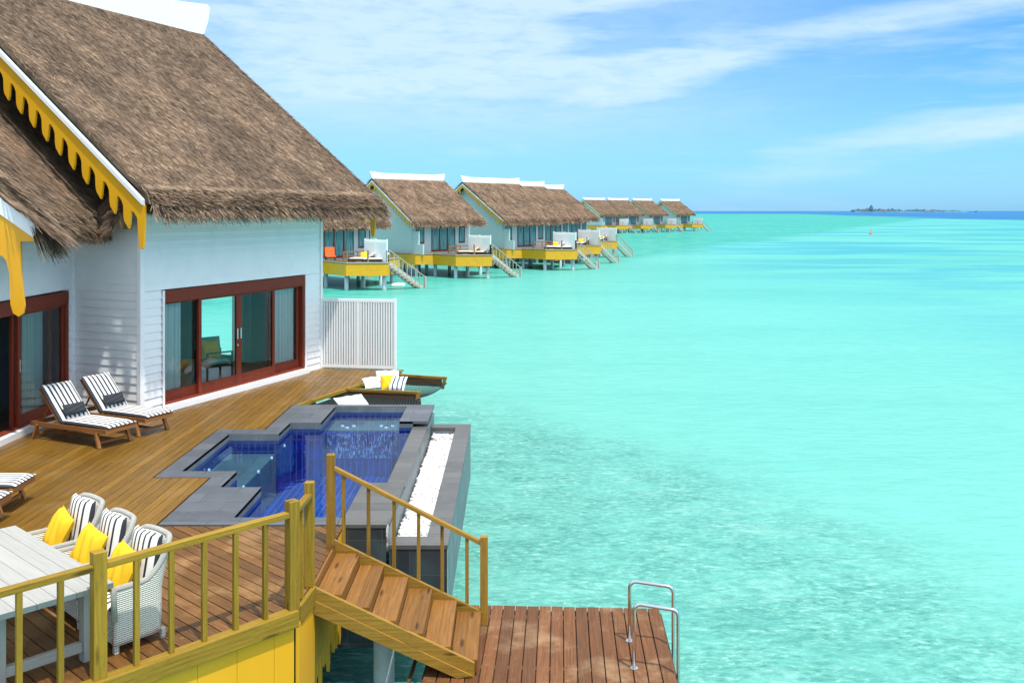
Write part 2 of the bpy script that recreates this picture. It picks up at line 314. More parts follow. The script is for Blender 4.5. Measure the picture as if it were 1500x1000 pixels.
# ------------------------------------------------------------------ mesh builder
def wm(o):
    m = Matrix()
    while o is not None:
        m = o.matrix_basis @ m; o = o.parent
    return m
class MB:
    def __init__(s, M=None): s.v = []; s.f = []; s.uv = []; s.t = []; s.M = M
    def add(s, pts, faces, uvs=None, tone=None):
        b = len(s.v)
        for p in pts:
            p = Vector(p)
            s.v.append(tuple(s.M @ p) if s.M else tuple(p))
        tone = random.random() if tone is None else tone
        for i, f in enumerate(faces):
            s.f.append(tuple(b + k for k in f)); s.t.append(tone)
            if uvs: s.uv.extend(uvs[i])
            else: s.uv.extend([(0, 0)]*len(f))
    def beam(s, p, q, w, h, up=(0, 0, 1), tone=None):
        p = Vector(p); q = Vector(q); d = q - p; L = d.length; d.normalize()
        up = Vector(up)
        if abs(d.dot(up)) > .98: up = Vector((0, 1, 0))
        sd_ = d.cross(up).normalized(); u2 = sd_.cross(d).normalized()
        P = []
        for e in (p, q):
            for a, b in ((-1, -1), (1, -1), (1, 1), (-1, 1)): P.append(e + sd_*(a*w/2) + u2*(b*h/2))
        o = random.random()*40
        F = [(0, 3, 2, 1), (4, 5, 6, 7), (0, 1, 5, 4), (1, 2, 6, 5), (2, 3, 7, 6), (3, 0, 4, 7)]
        U = [[(o, o), (o, o+h), (o+w, o+h), (o+w, o)]]*2 + [[(o, o+k), (o, o+k+w_), (o+L, o+k+w_), (o+L, o+k)] for k, w_ in ((0, w), (w, h), (w+h, w), (2*w+h, h))]
        s.add(P, F, U, tone)
    def box(s, c, size, rz=0, tone=None):
        x, y, z = size; c = Vector(c); Rm = Matrix.Rotation(rz, 3, 'Z')
        if x >= y and x >= z: s.beam(c - Rm @ Vector((x/2, 0, 0)), c + Rm @ Vector((x/2, 0, 0)), y, z, tone=tone)
        elif y >= z: s.beam(c - Rm @ Vector((0, y/2, 0)), c + Rm @ Vector((0, y/2, 0)), x, z, tone=tone)
        else: s.beam(c - Vector((0, 0, z/2)), c + Vector((0, 0, z/2)), x, y, up=Rm @ Vector((0, 1, 0)), tone=tone)
    def bx(s, a, b, tone=None):   # corner to corner
        s.box([(a[i]+b[i])/2 for i in range(3)], [abs(b[i]-a[i]) for i in range(3)], tone=tone)
    def prism(s, poly, h, fr, tone=None):
        """poly in 2D, extruded h along third axis of fr=(O,ex,ey,ez)"""
        O, ex, ey, ez = [Vector(a) for a in fr]; n = len(poly)
        P = [O + ex*x + ey*y for x, y in poly] + [O + ex*x + ey*y + ez*h for x, y in poly]
        F = [tuple(range(n))[::-1], tuple(range(n, 2*n))] + [(i, (i+1) % n, n+(i+1) % n, n+i) for i in range(n)]
        U = [[poly[i] for i in reversed(range(n))], list(poly)]
        for i in range(n):
            j = (i+1) % n; L = math.dist(poly[i], poly[j]); sx_ = poly[i][0] + poly[i][1]
            U.append([(sx_, 0), (sx_+L, 0), (sx_+L, h), (sx_, h)])
        s.add(P, F, U, tone)
    def tube(s, pts, r, n=10, tone=None):
        pts = [Vector(p) for p in pts]; P = []; F = []; U = []
        rs = r if hasattr(r, '__len__') else [r]*len(pts)
        prev = None
        for i, p in enumerate(pts):
            d = (pts[min(i+1, len(pts)-1)] - pts[max(i-1, 0)]).normalized()
            if prev is None: a = d.orthogonal().normalized()
            else: a = (prev - d*prev.dot(d)).normalized()
            prev = a; b = d.cross(a)
            for k in range(n):
                an = 2*math.pi*k/n; P.append(p + a*math.cos(an)*rs[i] + b*math.sin(an)*rs[i])
        for i in range(len(pts)-1):
            for k in range(n):
                k2 = (k+1) % n; F.append((i*n+k, i*n+k2, (i+1)*n+k2, (i+1)*n+k)); U.append([(i*.1, k*.02), (i*.1, k*.02+.02), (i*.1+.1, k*.02+.02), (i*.1+.1, k*.02)])
        F.append(tuple(range(n))[::-1]); U.append([(0, 0)]*n)
        e = (len(pts)-1)*n; F.append(tuple(range(e, e+n))); U.append([(0, 0)]*n)
        s.add(P, F, U, tone)
    def blades(s, O, e, d, n, L, W, count, ln, wd, jit=.25, lift=.15, t0=0.0, t1=1.0, lnvar=.5, base=.0, droop=0.0):
        O, e, d, n = [np.array(Vector(a)) for a in (O, e, d, n)]
        ss = np.random.rand(count, 1)*L; tt = np.random.rand(count, 1)*W
        B = O + ss*e + tt*d + n*base
        D = d + np.random.randn(count, 1)*jit*e + (np.random.rand(count, 1)*lift)*n
        D /= np.linalg.norm(D, axis=1, keepdims=True)
        l = ln*(1 - lnvar/2 + lnvar*np.random.rand(count, 1))
        T = B + D*l; T[:, 2:3] -= droop*l*np.random.rand(count, 1)
        wv_ = e*wd*(.6 + .8*np.random.rand(count, 1)) + n*wd*.8*(np.random.rand(count, 1) - .5)
        V = np.stack([B - wv_/2, B + wv_/2, T + wv_*.2, T - wv_*.2], 1).reshape(-1, 3)
        if s.M is not None:
            M = np.array(s.M); V = V @ M[:3, :3].T + M[:3, 3]
        b = len(s.v); s.v.extend(map(tuple, V.tolist()))
        s.f.extend((b+4*i, b+4*i+1, b+4*i+2, b+4*i+3) for i in range(count))
        s.t.extend((t0 + (t1-t0)*np.random.rand(count)).tolist()); s.uv.extend([(0, 0), (0, 1), (1, 1), (1, 0)]*count)
    def build(s, name, mat, parent=None, bevel=0, smooth=False, **props):
        me = bpy.data.meshes.new(name)
        vs = s.v
        if parent is not None:
            Mi = wm(parent).inverted(); A = np.array(Mi)
            V = np.array(vs) @ A[:3, :3].T + A[:3, 3]; vs = V.tolist()
        me.from_pydata(vs, [], s.f)
        ul = me.uv_layers.new(name='UVMap'); ul.data.foreach_set('uv', np.array(s.uv, dtype=np.float32).ravel())
        at = me.attributes.new('tone', 'FLOAT', 'FACE'); at.data.foreach_set('value', np.array(s.t, dtype=np.float32))
        me.materials.append(MATS[mat])
        if smooth: me.polygons.foreach_set('use_smooth', [True]*len(me.polygons))
        me.update()
        o = bpy.data.objects.new(name, me); COL.objects.link(o); o.parent = parent
        if bevel:
            md = o.modifiers.new('bevel', 'BEVEL'); md.width = bevel; md.segments = 2; md.limit_method = 'ANGLE'
        for k, v in props.items(): o[k] = v
        return o
def thing(name, label, cat, loc=(0, 0, 0), rz=0.0, group=None):
    o = bpy.data.objects.new(name, None); COL.objects.link(o); o.empty_display_size = .2
    o.location = loc; o.rotation_euler = (0, 0, rz); o['label'] = label; o['category'] = cat
    if group: o['group'] = group
    return o
def tag(o, label, cat, group=None):
    o['label'] = label; o['category'] = cat
    if group: o['group'] = group
    return o
def dup(root, loc, rz, label, group=None):
    r = root.copy(); COL.objects.link(r); r.location = loc; r.rotation_euler = (0, 0, rz); r['label'] = label
    if group: r['group'] = group
    for ch in list(root.children):
        c = ch.copy(); COL.objects.link(c); c.parent = r
        for g in list(ch.children):
            d = g.copy(); COL.objects.link(d); d.parent = c
    return r
def Z(a): return (a[0], a[1], 0)
def zc(a, z): return (a[0], a[1], z)

def strips(mb, poly, direction, pitch, gap, th, z, board_len=None, off=0.0):
    """fill a polygon with boards running along direction"""
    d = Vector((direction[0], direction[1], 0)).normalized(); p = Vector((-d.y, d.x, 0))
    bm = bmesh.new(); vs = [bm.verts.new((x, y, 0)) for x, y in poly]; bm.faces.new(vs)
    ks = [Vector((x, y, 0)).dot(p) for x, y in poly]; k = math.floor((min(ks)-off)/pitch); k1 = math.ceil((max(ks)-off)/pitch)
    while k <= k1:
        for sgn in (-1, 1):
            c = k*pitch + off + sgn*gap/2
            bmesh.ops.bisect_plane(bm, geom=bm.verts[:]+bm.edges[:]+bm.faces[:], plane_co=p*c, plane_no=p)
        k += 1
    if board_len:
        js = [Vector((x, y, 0)).dot(d) for x, y in poly]
    for f in list(bm.faces):
        c = f.calc_center_median().dot(p) - off
        q = c/pitch; fr = abs(q - round(q))*pitch
        if fr < gap/2 and f.calc_area() > 0:
            continue
        i = math.floor(q); rnd = random.Random(i*131+7)
        pieces = [[v.co.copy() for v in f.verts]]
        tone = rnd.random(); o = rnd.random()*30
        for P in pieces:
            n = len(P)
            pts = [Vector((a.x, a.y, z)) for a in P] + [Vector((a.x, a.y, z-th)) for a in P]
            F = [tuple(range(n)), tuple(range(n, 2*n))[::-1]] + [(j, n+j, n+(j+1) % n, (j+1) % n) for j in range(n)]
            uvp = [(a.dot(d)+o, a.dot(p)+o) for a in P]
            U = [uvp, uvp[::-1]] + [[uvp[j], (uvp[j][0], uvp[j][1]+th), (uvp[(j+1) % n][0], uvp[(j+1) % n][1]+th), uvp[(j+1) % n]] for j in range(n)]
            mb.add(pts, F, U, tone)
    bm.free()

def siding(mb, O, ex, ey, x0, x1, z0, z1, h=.165, p0=.0):
    """horizontal lap boards; ex along the wall, ey outward"""
    O = Vector(O); ex = Vector(ex); ey = Vector(ey); uz = Vector((0, 0, 1))
    k = math.floor(z0/h)
    while k*h < z1 - 1e-4:
        a = max(k*h, z0); b = min((k+1)*h, z1)
        if b - a > .01:
            poly = [(p0-.02, a), (p0+.024, a), (p0+.006, b), (p0-.02, b)]
            mb.prism(poly, x1-x0, (O + ex*x0, ey, uz, ex))
        k += 1

def barge(mb, yy, x_ridge, x_eave, z_ridge, slope, depth, pitch, tooth, th=.05, endtooth=.0, top_off=0.0, fine=True):
    """scalloped board in the plane y=yy of the local frame, from ridge down to eave (x may run either way)"""
    sg = 1 if x_eave > x_ridge else -1
    L = abs(x_eave-x_ridge)
    zt = lambda s_: z_ridge - top_off - slope*s_
    zb = lambda s_: zt(s_) - depth
    P = [(0, zt(0)), (L, zt(L))]
    if endtooth:
        P += [(L, zb(L)-.02), (L-.03, zb(L)-endtooth), (L-.09, zb(L)-endtooth-.02), (L-.13, zb(L)-endtooth+.05), (L-.17, zb(L-.17))]
        cur = L-.17
    else:
        P += [(L, zb(L))]; cur = L
    while cur - pitch > .1:
        g = pitch*.5
        if fine: P += [(cur-.04, zb(cur)+.06), (cur-g*.5, zb(cur-g*.5)+.05), (cur-g+.03, zb(cur-g)+.01)]
        a = cur-g; wt = pitch-g
        if fine: P += [(a-.012, zb(a)-tooth*.7), (a-.035, zb(a)-tooth*.95), (a-wt/2, zb(a-wt/2)-tooth+.02), (a-wt+.035, zb(a-wt)-tooth*.95), (a-wt+.012, zb(a-wt)-tooth*.7), (a-wt, zb(a-wt)-.03)]
        else: P += [(a, zb(a)), (a-wt*.3, zb(a)-tooth), (a-wt*.7, zb(a)-tooth), (a-wt, zb(a-wt))]
        cur = a-wt
    P += [(0, zb(0))]
    P = [(x_ridge + sg*x, z) for x, z in P]
    mb.prism(P, th, ((0, yy, 0), (1, 0, 0), (0, 0, 1), (0, 1, 0)))

def pillow_mb(mb, M, w_, h_, th, n=12, tone=None):
    P = []; idx = {}
    for sgn in (1, -1):
        for i in range(n+1):
            for j in range(n+1):
                x = -1+2*i/n; y = -1+2*j/n
                e = max(0, (1-x**4)*(1-y**4))**.55
                pin = 1 - .09*(1 - abs(x*y))*(abs(x)**3+abs(y)**3)/1.6
                wr = .012*math.sin(9*x+4*y)*e
                idx[(sgn, i, j)] = len(P); P.append(M @ Vector((x*w_/2*pin, y*h_/2*pin, sgn*(th/2*e+wr*.3)+wr)))
    F = []; U = []
    for sgn in (1, -1):
        for i in range(n):
            for j in range(n):
                q = [idx[(sgn, i, j)], idx[(sgn, i+1, j)], idx[(sgn, i+1, j+1)], idx[(sgn, i, j+1)]]
                uv = [(a/n*w_, b/n*h_) for a, b in ((i, j), (i+1, j), (i+1, j+1), (i, j+1))]
                if sgn < 0: q.reverse(); uv.reverse()
                F.append(tuple(q)); U.append(uv)
    mb.add(P, F, U, tone)
def cushion(mb, M, L, W, T, r=.04, nx=14, ny=8, bend=None, tone=None):
    """rounded slab, x along L (centred), UV.x across the width"""
    P = []; F = []; U = []; idx = {}
    def prof(t): return (max(0.0, 1-abs(t)**7))**.5
    for sgn in (1, -1):
        for i in range(nx+1):
            for j in range(ny+1):
                x = -1+2*i/nx; y = -1+2*j/ny
                x = math.copysign(abs(x)**.7, x) if x else 0; y = math.copysign(abs(y)**.7, y) if y else 0
                e = prof(x)*prof(y)
                v = Vector((x*L/2, y*W/2, sgn*T/2*e))
                if bend: v = bend(v)
                idx[(sgn, i, j)] = len(P); P.append(M @ v)
    for sgn in (1, -1):
        for i in range(nx):
            for j in range(ny):
                q = [(i, j), (i+1, j), (i+1, j+1), (i, j+1)]
                uv = []
                for a, b in q:
                    yy = -1+2*b/ny; yy = math.copysign(abs(yy)**.7, yy) if yy else 0
                    uv.append(((yy+1)/2*W, a/nx*L))
                ids = [idx[(sgn, a, b)] for a, b in q]
                if sgn < 0: ids.reverse(); uv.reverse()
                F.append(tuple(ids)); U.append(uv)
    mb.add(P, F, U, tone)

# ------------------------------------------------------------------ sea
WATER = -2.15
bm = MB()
g = [-60000, -8000, -1500, -300, 0, 300, 1500, 8000, 60000]
for i in range(8):
    for j in range(8):
        bm.add([(g[i], g[j], WATER), (g[i+1], g[j], WATER), (g[i+1], g[j+1], WATER), (g[i], g[j+1], WATER)], [(0, 1, 2, 3)])
bm.build('water', 'lagoon', kind='structure')

# ------------------------------------------------------------------ main decks
D43 = Vector((.682, .731, 0)); ND = Vector((.731, -.682, 0))       # along the rail / outward
A0 = Vector((-2.265, 9.85, 0))
th22 = R(22); U22 = Vector((math.sin(th22), math.cos(th22), 0)); V22 = Vector((math.cos(th22), -math.sin(th22), 0))
W0 = Vector((-7.4, 19.0, 0)); W1 = W0 + U22*6.45
main_poly = [(-9.15, 7.63), (-4.66, 12.44), (-4.66, 14.71), (-5.54, 14.71), (-5.54, 17.96), (-4.66, 17.96), (-4.66, 20.15), (-2.93, 24.45), (-2.8, 24.72), (-4.9, 25.1), (-7.5, 19.1), (-9.15, 19.7)]
mb = MB(); strips(mb, main_poly, (0, 1), .145, .008, .03, 0.0); mb.build('deck', 'deck_gold', kind='structure')
rail_far = A0 - D43*9.9
near_poly = [(-9.02, 7.55), (rail_far.x, rail_far.y), (A0.x, A0.y), (-2.2, 10.5), (-2.2, 12.44), (-4.66, 12.44)]
mb = MB(); strips(mb, near_poly, (ND.x, ND.y), .148, .012, .03, 0.0); mb.build('deck', 'deck_near', kind='structure')
# joists below
mb = MB()
for k in range(10):
    p = A0 - D43*(k*1.0+.4) - ND*.2; q = p - ND*4.2
    mb.beam(zc(p, -.16), zc(q, -.16), .07, .2)
for y in (11.2, 12.2): mb.beam((-2.35, y, -.16), (-6.5, y, -.16), .07, .2)
for y in (13.5, 15.5, 17.5, 19.5): mb.beam((-5.7, y, -.16), (-9.1, y, -.16), .07, .2)
for y in (21, 22.3, 23.6): mb.beam((-4.62+.385*(y-20.2), y, -.16), (-7.0, y, -.16), .07, .2)
mb.build('deck_joists', 'dark_timber', kind='structure')

# deck edge boards + yellow skirt with dripping fretwork
skirt = thing('deck_skirt', 'bright yellow vertical board skirt with dripping lower edge below the near deck railing', 'deck skirt', zc(A0, -1))
mb = MB(); p = A0 + ND*.03; q = rail_far + ND*.03
mb.beam(zc(q, -.075), zc(p + D43*.02, -.075), .14, .17); mb.build('edge_beam', 'rail_wood', skirt, .006)
mb = MB(); mb.beam((-2.215, 9.93, -.10), (-2.165, 10.47, -.10), .05, .2); mb.build('edge_beam', 'rail_wood', skirt, .004)
def drip_panel(mb, p, q, out, z0, z1, drip, w_=.2, th=.035, board=.36):
    p = Vector(p); q = Vector(q); e = (q-p); L = e.length; e.normalize(); x = 0
    k = 0
    while x < L - .01:
        x1 = min(L, x+board)
        pts = [(x+.002, z0), (x1-.002, z0), (x1-.002, z1)]
        # two drips per board
        n = max(1, round((x1-x)/w_)); ww_ = (x1-x)/n
        for j in range(n):
            a = x1 - j*ww_; dl_ = drip*(.75+.35*math.sin(k*1.7+j*2.3))
            pts += [(a-ww_*.25, z1+.01), (a-ww_*.28, z1-dl_*.8), (a-ww_*.4, z1-dl_*.97), (a-ww_*.5, z1-dl_), (a-ww_*.6, z1-dl_*.97), (a-ww_*.72, z1-dl_*.8), (a-ww_*.75, z1+.01)]
        pts += [(x+.002, z1)]
        mb.prism(pts[::-1], th, (Vector((p.x, p.y, 0)), e, (0, 0, 1), out)); x = x1; k += 1
mb = MB(); drip_panel(mb, A0 - D43*9.9 + ND*.0, A0, ND, -.13, -1.15, .35, board=.42); mb.build('skirt_panel', 'skirt_yellow', skirt)
mb = MB(); drip_panel(mb, (-2.235, 9.87, 0), (-2.20, 10.5, 0), (1, -.05, 0), -.16, -1.15, .35, board=.3); mb.build('skirt_panel', 'skirt_yellow', skirt)
mb = MB(); drip_panel(mb, (-2.24, 10.52, 0), (-2.24, 12.4, 0), (1, 0, 0), -.06, -1.02, .42, board=.32); mb.build('skirt_panel', 'skirt_yellow', skirt)

# ------------------------------------------------------------------ deck railing
railing = thing('deck_railing', 'olive timber railing with thin square balusters along the near deck edge', 'railing', zc(A0, 0))
def post(parent, x, y, z0, z1, s_=.11, mat='rail_wood', rz=0.0, name='post', bev=.006):
    mb = MB(); mb.box((x, y, (z0+z1)/2), (s_, s_, z1-z0), rz); return mb.build(name, mat, parent, bev)
def dpt(k): return A0 - D43*k - ND*.0
for k in (0, 2.0, 4.0, 6.0, 8.0):
    p = A0 - D43*k; post(railing, p.x, p.y, .0, 1.12, .115, rz=-R(47))
for seg in range(4):
    a = A0 - D43*(seg*2+.06); b = A0 - D43*(seg*2+1.94)
    mb = MB(); mb.beam(zc(a, .985), zc(b, .985), .09, .055); mb.build('top_rail', 'rail_wood', railing, .004)
    for j in range(1, 6):
        p = A0 - D43*(seg*2+j*2/6) + ND*.02; post(railing, p.x, p.y, .01, .958, .048, rz=-R(47), name='baluster', bev=.003)
PB = (-2.215, 10.46)
post(railing, PB[0], PB[1], -.0, 1.14, .1)
mb = MB(); mb.beam((A0.x+.01, A0.y+.06, .985), (PB[0], PB[1]-.05, 1.0), .08, .05); mb.build('top_rail', 'rail_wood', railing, .004)
for k in (.42,): post(railing, A0.x+.03, A0.y+.61*k+.02, .0, .965, .045, name='baluster', bev=.003)

# ------------------------------------------------------------------ stairs down to the platform
st = thing('timber_staircase', 'golden timber stairs with one handrail going down from deck to swim platform', 'stairs', (-.4, 11.1, -1))
zx = lambda x: -.0 - (x+2.18)*(.84/1.77)          # stringer top
mb = MB(); mb.prism([(-2.19, .0), (-.41, -.84), (-.41, -1.0), (-.62, -1.0), (-2.19, -.26)], .05, ((0, 10.5, 0), (1, 0, 0), (0, 0, 1), (0, -1, 0))); mb.build('stringer', 'rail_gold', st, .004)
mb = MB(); mb.prism([(-2.18, -.14), (-.43, -.97), (-.60, -1.0), (-2.18, -.29)], .02, ((0, 10.45, 0), (1, 0, 0), (0, 0, 1), (0, -1, 0))); mb.build('stringer', 'rail_gold', st, .003)
mb = MB(); mb.prism([(-2.19, .06), (-.36, -.83), (-.36, -1.0), (-.62, -1.0), (-2.19, -.26)], .05, ((0, 11.80, 0), (1, 0, 0), (0, 0, 1), (0, -1, 0))); mb.build('stringer', 'rail_gold', st, .004)
for i in range(6):
    z = -.106 - i*.143; x1 = -1.87 + i*.298; x0 = x1 - .30
    mb = MB(); mb.bx((x0+.005, 10.497, z-.035), (x0+.15, 11.753, z)); mb.bx((x0+.1503, 10.497, z-.035), (x1, 11.753, z)); mb.build('tread', 'tread_wood', st, .004)
    mb = MB(); mb.bx((x1-.024, 10.497, z-.143), (x1-.002, 11.753, z-.036)); mb.build('riser', 'tread_wood', st)
mb = MB(); mb.bx((-2.195, 10.51, -.2), (-2.172, 11.745, -.005)); mb.build('riser', 'tread_wood', st)
post(st, -2.235, 11.80, -.02, 1.10, .1, 'rail_gold', name='newel_post')
post(st, -.345, 11.80, -1.0, .09, .095, 'rail_gold', name='newel_post')
ra = Vector((-2.20, 11.80, .93)); rb = Vector((-.37, 11.80, .0))
mb = MB(); mb.beam(ra, rb, .075, .045); mb.build('handrail', 'rail_gold', st, .004)
for px in (503, 539.5, 577, 613, 647.6, 684):
    x = (px-750)/1400*11.78; f = (x-ra.x)/(rb.x-ra.x); zt = ra.z + (rb.z-ra.z)*f
    post(st, x, 11.80, zx(x)-.12, zt, .042, 'rail_gold', name='baluster', bev=.003)

# ------------------------------------------------------------------ swim platform
pf = thing('swim_platform', 'low reddish brown plank platform over the water at the foot of stairs', 'platform', (1.0, 11.0, -1.0), -R(2.9))
PM = Matrix.Translation((1.885, 12.27, -1.0)) @ Matrix.Rotation(-R(2.9), 4, 'Z')
mb = MB(PM)
i = 0; x = 0
while x > -2.75:
    if x > -2.3: y1 = 0
    else: y1 = 0
    wv2 = .142
    ln_ = -4.2
    tn_ = random.random()
    mb.beam((x-wv2/2, ln_, -.016+random.uniform(-.003, .003)), (x-wv2/2, y1+random.uniform(-.004, .004), -.016+random.uniform(-.003, .003)), wv2, .032, tone=tn_)
    x -= .154; i += 1
mb.build('planks', 'platform_wood', pf, .004)
mb = MB(PM)
for k in range(0, 20): mb.beam((-.154*k+.006, -4.1, -.055), (-.154*k+.006, -.02 if k % 3 else -.05, -.055), .04, .03)
mb.build('gap_strips', 'dark_timber', pf)  # dark strips added under the plank gaps so the gaps read shaded
mb = MB(PM)
for y in (-.25, -1.6, -3.0): mb.beam((-2.7, y, -.12), (-.02, y, -.12), .09, .17)
mb.build('joists', 'far_wood', pf)
for x, y in ((-.25, -.35), (-2.3, -.35), (-.25, -3.0), (-2.3, -3.0)):
    mb = MB(PM); mb.tube([(x, y, -3.0), (x, y, -.22)], .1, 16); mb.build('pile', 'pile_grey', pf, smooth=False)

# pool ladder
ld = thing('pool_ladder', 'polished steel swim ladder with two looped handrails on the platform edge', 'ladder', (1.6, 11, -1))
def loop(x0, y0, z0, x1, y1, z1, top):
    pts = [(x0, y0, z0)]
    r = .075
    for k in range(7):
        a = math.pi/2*k/6; pts.append((x0 + (r - r*math.cos(a))*(1 if x1 > x0 else -1), y0 + (y1-y0)*.1*k/6, top - r + r*math.sin(a)))
    for k in range(7):
        a = math.pi/2*k/6; pts.append((x1 - r + r*math.sin(a), y1 - (y1-y0)*.1*(6-k)/6, top - r - .012 + r*math.cos(a)))
    pts.append((x1, y1, z1)); return pts
for (a, tp) in (((1.395, 11.33, -1.02, 1.89, 11.2, -2.75), -.285), ((1.36, 10.65, -1.02, 1.83, 10.52, -2.75), -.275)):
    mb = MB(); mb.tube(loop(*a, tp), .021, 14); h = mb.build('handrail', 'steel', ld, smooth=True)
    mb = MB(); mb.tube([(a[0], a[1], -1.0), (a[0], a[1], -.985)], .045, 16); mb.build('flange', 'steel', ld)
for z in (-1.35, -1.65, -1.95): 
    mb = MB(); mb.beam((1.84, 10.53, z), (1.90, 11.2, z), .07, .025); mb.build('rung', 'steel', ld, .004)

# white pile in front
mb = MB(); mb.tube([(-1.54, 11.5, -4), (-1.54, 11.5, -.5)], .125, 24); tag(mb.build('concrete_pile', 'pile_grey', smooth=True), 'round off-white concrete pile with yellow stains under the near stairs', 'pile')
k = 0
for x, y, lb in ((-3.6, 11.3, 'shaded concrete pile in the dark under the near deck, closest behind the yellow skirt'), (-3.4, 14.3, 'shaded concrete pile standing under the middle of the dark stone pool'), (-2.6, 19.2, 'shaded concrete pile under the far end of the dark stone pool')):
    mb = MB(); mb.tube([(x, y, -4), (x, y, -1.25 if y > 12 else -.3)], .125, 20); tag(mb.build('concrete_pile', 'pile_grey', smooth=True), lb, 'pile')

# ------------------------------------------------------------------ pool
pool = thing('plunge_pool', 'stepped dark stone plunge pool with navy tiles and infinity edge on deck', 'pool', (-3.3, 16, 0))
outer = [(-4.62, 12.48), (-4.62, 14.69), (-5.50, 14.69), (-5.50, 17.92), (-4.62, 17.92), (-4.62, 20.2)]
inner = [(-3.72, 12.77), (-3.72, 14.17), (-4.33, 14.17), (-4.33, 15.04), (-5.2, 15.04), (-5.2, 17.57), (-4.29, 17.57), (-4.29, 18.49), (-3.70, 18.49), (-3.70, 20.03), (-2.2, 20.03), (-2.2, 18.62), (-1.93, 18.62)]
def slab(mb, x0, y0, x1, y1, z1=.012, th=.06):
    P = [(x0, y0), (x1, y0), (x1, y1), (x0, y1)]
    mb.prism(P, th, ((0, 0, z1-th), (1, 0, 0), (0, 1, 0), (0, 0, 1)))
mb = MB()
slab(mb, -4.62, 12.48, -2.29, 12.77); slab(mb, -4.62, 12.773, -3.72, 14.17)
slab(mb, -4.62, 14.173, -4.33, 14.69); slab(mb, -5.5, 14.693, -4.33, 15.04)
slab(mb, -5.5, 15.043, -5.2, 17.57); slab(mb, -5.5, 17.573, -4.29, 17.92)
slab(mb, -4.62, 17.923, -4.29, 18.49); slab(mb, -4.62, 18.493, -3.70, 20.03)
slab(mb, -4.62, 20.033, -1.64, 20.2); slab(mb, -2.2, 18.62, -1.64, 20.03)
mb.build('coping', 'coping_stone', pool, .006)
# infinity edge, slightly lower
mb = MB()
for (x0, y0, x1, y1) in ((-1.93, 14.63, -1.64, 18.615), (-2.28, 12.775, -1.64, 14.627), (-2.285, 12.48, -1.64, 12.772)):
    slab(mb, x0, y0, x1, y1, -.095 if y0 > 14 else (-.05 if y0 > 12.5 else .01), .05)
mb.build('infinity_edge', 'coping_warm', pool, .004)
# walls (inside faces) of the basin: stone lip, navy band, blue
def wall_seg(mb, p, q, z0, z1, th=.04, uoff=0.0):
    p = Vector((p[0], p[1], 0)); q = Vector((q[0], q[1], 0)); e = (q-p).normalized(); n = Vector((e.y, -e.x, 0)); L = (q-p).length
    mb.add([p+Vector((0, 0, z0)), q+Vector((0, 0, z0)), q+Vector((0, 0, z1)), p+Vector((0, 0, z1))], [(0, 1, 2, 3)], [[(0, z0), (L, z0), (L, z1), (0, z1)]])
ring = inner + [(-1.93, 14.63), (-2.28, 14.63), (-2.28, 12.77)]
mb1, mb2, mb3 = MB(), MB(), MB()
for i in range(len(ring)):
    p, q = ring[i], ring[(i+1) % len(ring)]
    if i < 12:
        e = .004
        wall_seg(mb1, p, q, -.13, .0)
    else: wall_seg(mb1, p, q, -.145, -.095)
    wall_seg(mb2, p, q, -.36, -.13 if i < 12 else -.145)
    wall_seg(mb3, p, q, -1.15, -.36)
mb1.build('lip', 'wet_face', pool); mb2.build('waterline_tiles', 'navy_tile', pool); mb3.build('basin_wall', 'pool_tile', pool)
mb = MB(); P = [(x, y, -1.15) for x, y in ring]; mb.add(P, [tuple(range(len(P)))], [[(x, y) for x, y in ring]]); mb.build('pool_floor', 'pool_tile', pool)
# shallow stone shelf and jet seat
mb = MB(); mb.bx((-5.19, 15.05, -1.14), (-4.34, 17.56, -.36)); mb.build('shelf', 'ledge_stone', pool)
mb = MB(); mb.bx((-3.69, 19.1, -1.14), (-2.21, 20.02, -.28)); mb.build('jet_seat', 'ledge_stone', pool)
mb = MB(); mb.add([(-3.66, 18.94, -.80), (-2.24, 18.94, -.80), (-2.24, 18.94, -.31), (-3.66, 18.94, -.31)], [(0, 1, 2, 3)], [[(0, 0), (1.42, 0), (1.42, .5), (0, .5)]]); mb.build('mosaic_front', 'mosaic', pool)
mb = MB(); mb.bx((-3.69, 18.95, -1.14), (-2.21, 19.1, -.30)); mb.build('seat_front', 'pool_tile', pool)
for x, y in ((-3.45, 19.45), (-3.22, 19.45), (-3.33, 19.3), (-2.66, 19.45), (-2.43, 19.45), (-2.54, 19.3)):
    mb = MB(); mb.tube([(x, y, -.28), (x, y, -.262)], .038, 14); mb.build('water_jet', 'ridge_white', pool)
for x, y in ((-4.30, 18.0), (-4.31, 17.1), (-4.31, 16.2), (-4.31, 15.3), (-5.18, 16.3)):
    mb = MB(); mb.tube([(x, y, -.32), (x+.03, y, -.32)], .03, 12); mb.build('pool_light', 'ridge_white', pool)
mb = MB(); P = [(x, y, -.112) for x, y in ring]; mb.add(P, [tuple(range(len(P)))]); mb.build('pool_water', 'pool_water', pool)
# outer shell
mb = MB(); mb.bx((-2.285, 12.49, -1.6), (-1.645, 12.74, -.045)); mb.bx((-4.6, 12.50, -1.6), (-2.287, 12.74, -.05))
mb.build('front_face', 'pool_face', pool)
mb = MB()
mb.bx((-1.90, 12.745, -1.6), (-1.642, 20.19, -.147)); mb.bx((-4.6, 20.06, -1.3), (-1.905, 20.19, -.05)); mb.bx((-4.6, 12.75, -1.3), (-1.905, 20.05, -1.18))
mb.build('outer_wall', 'wet_face', pool)
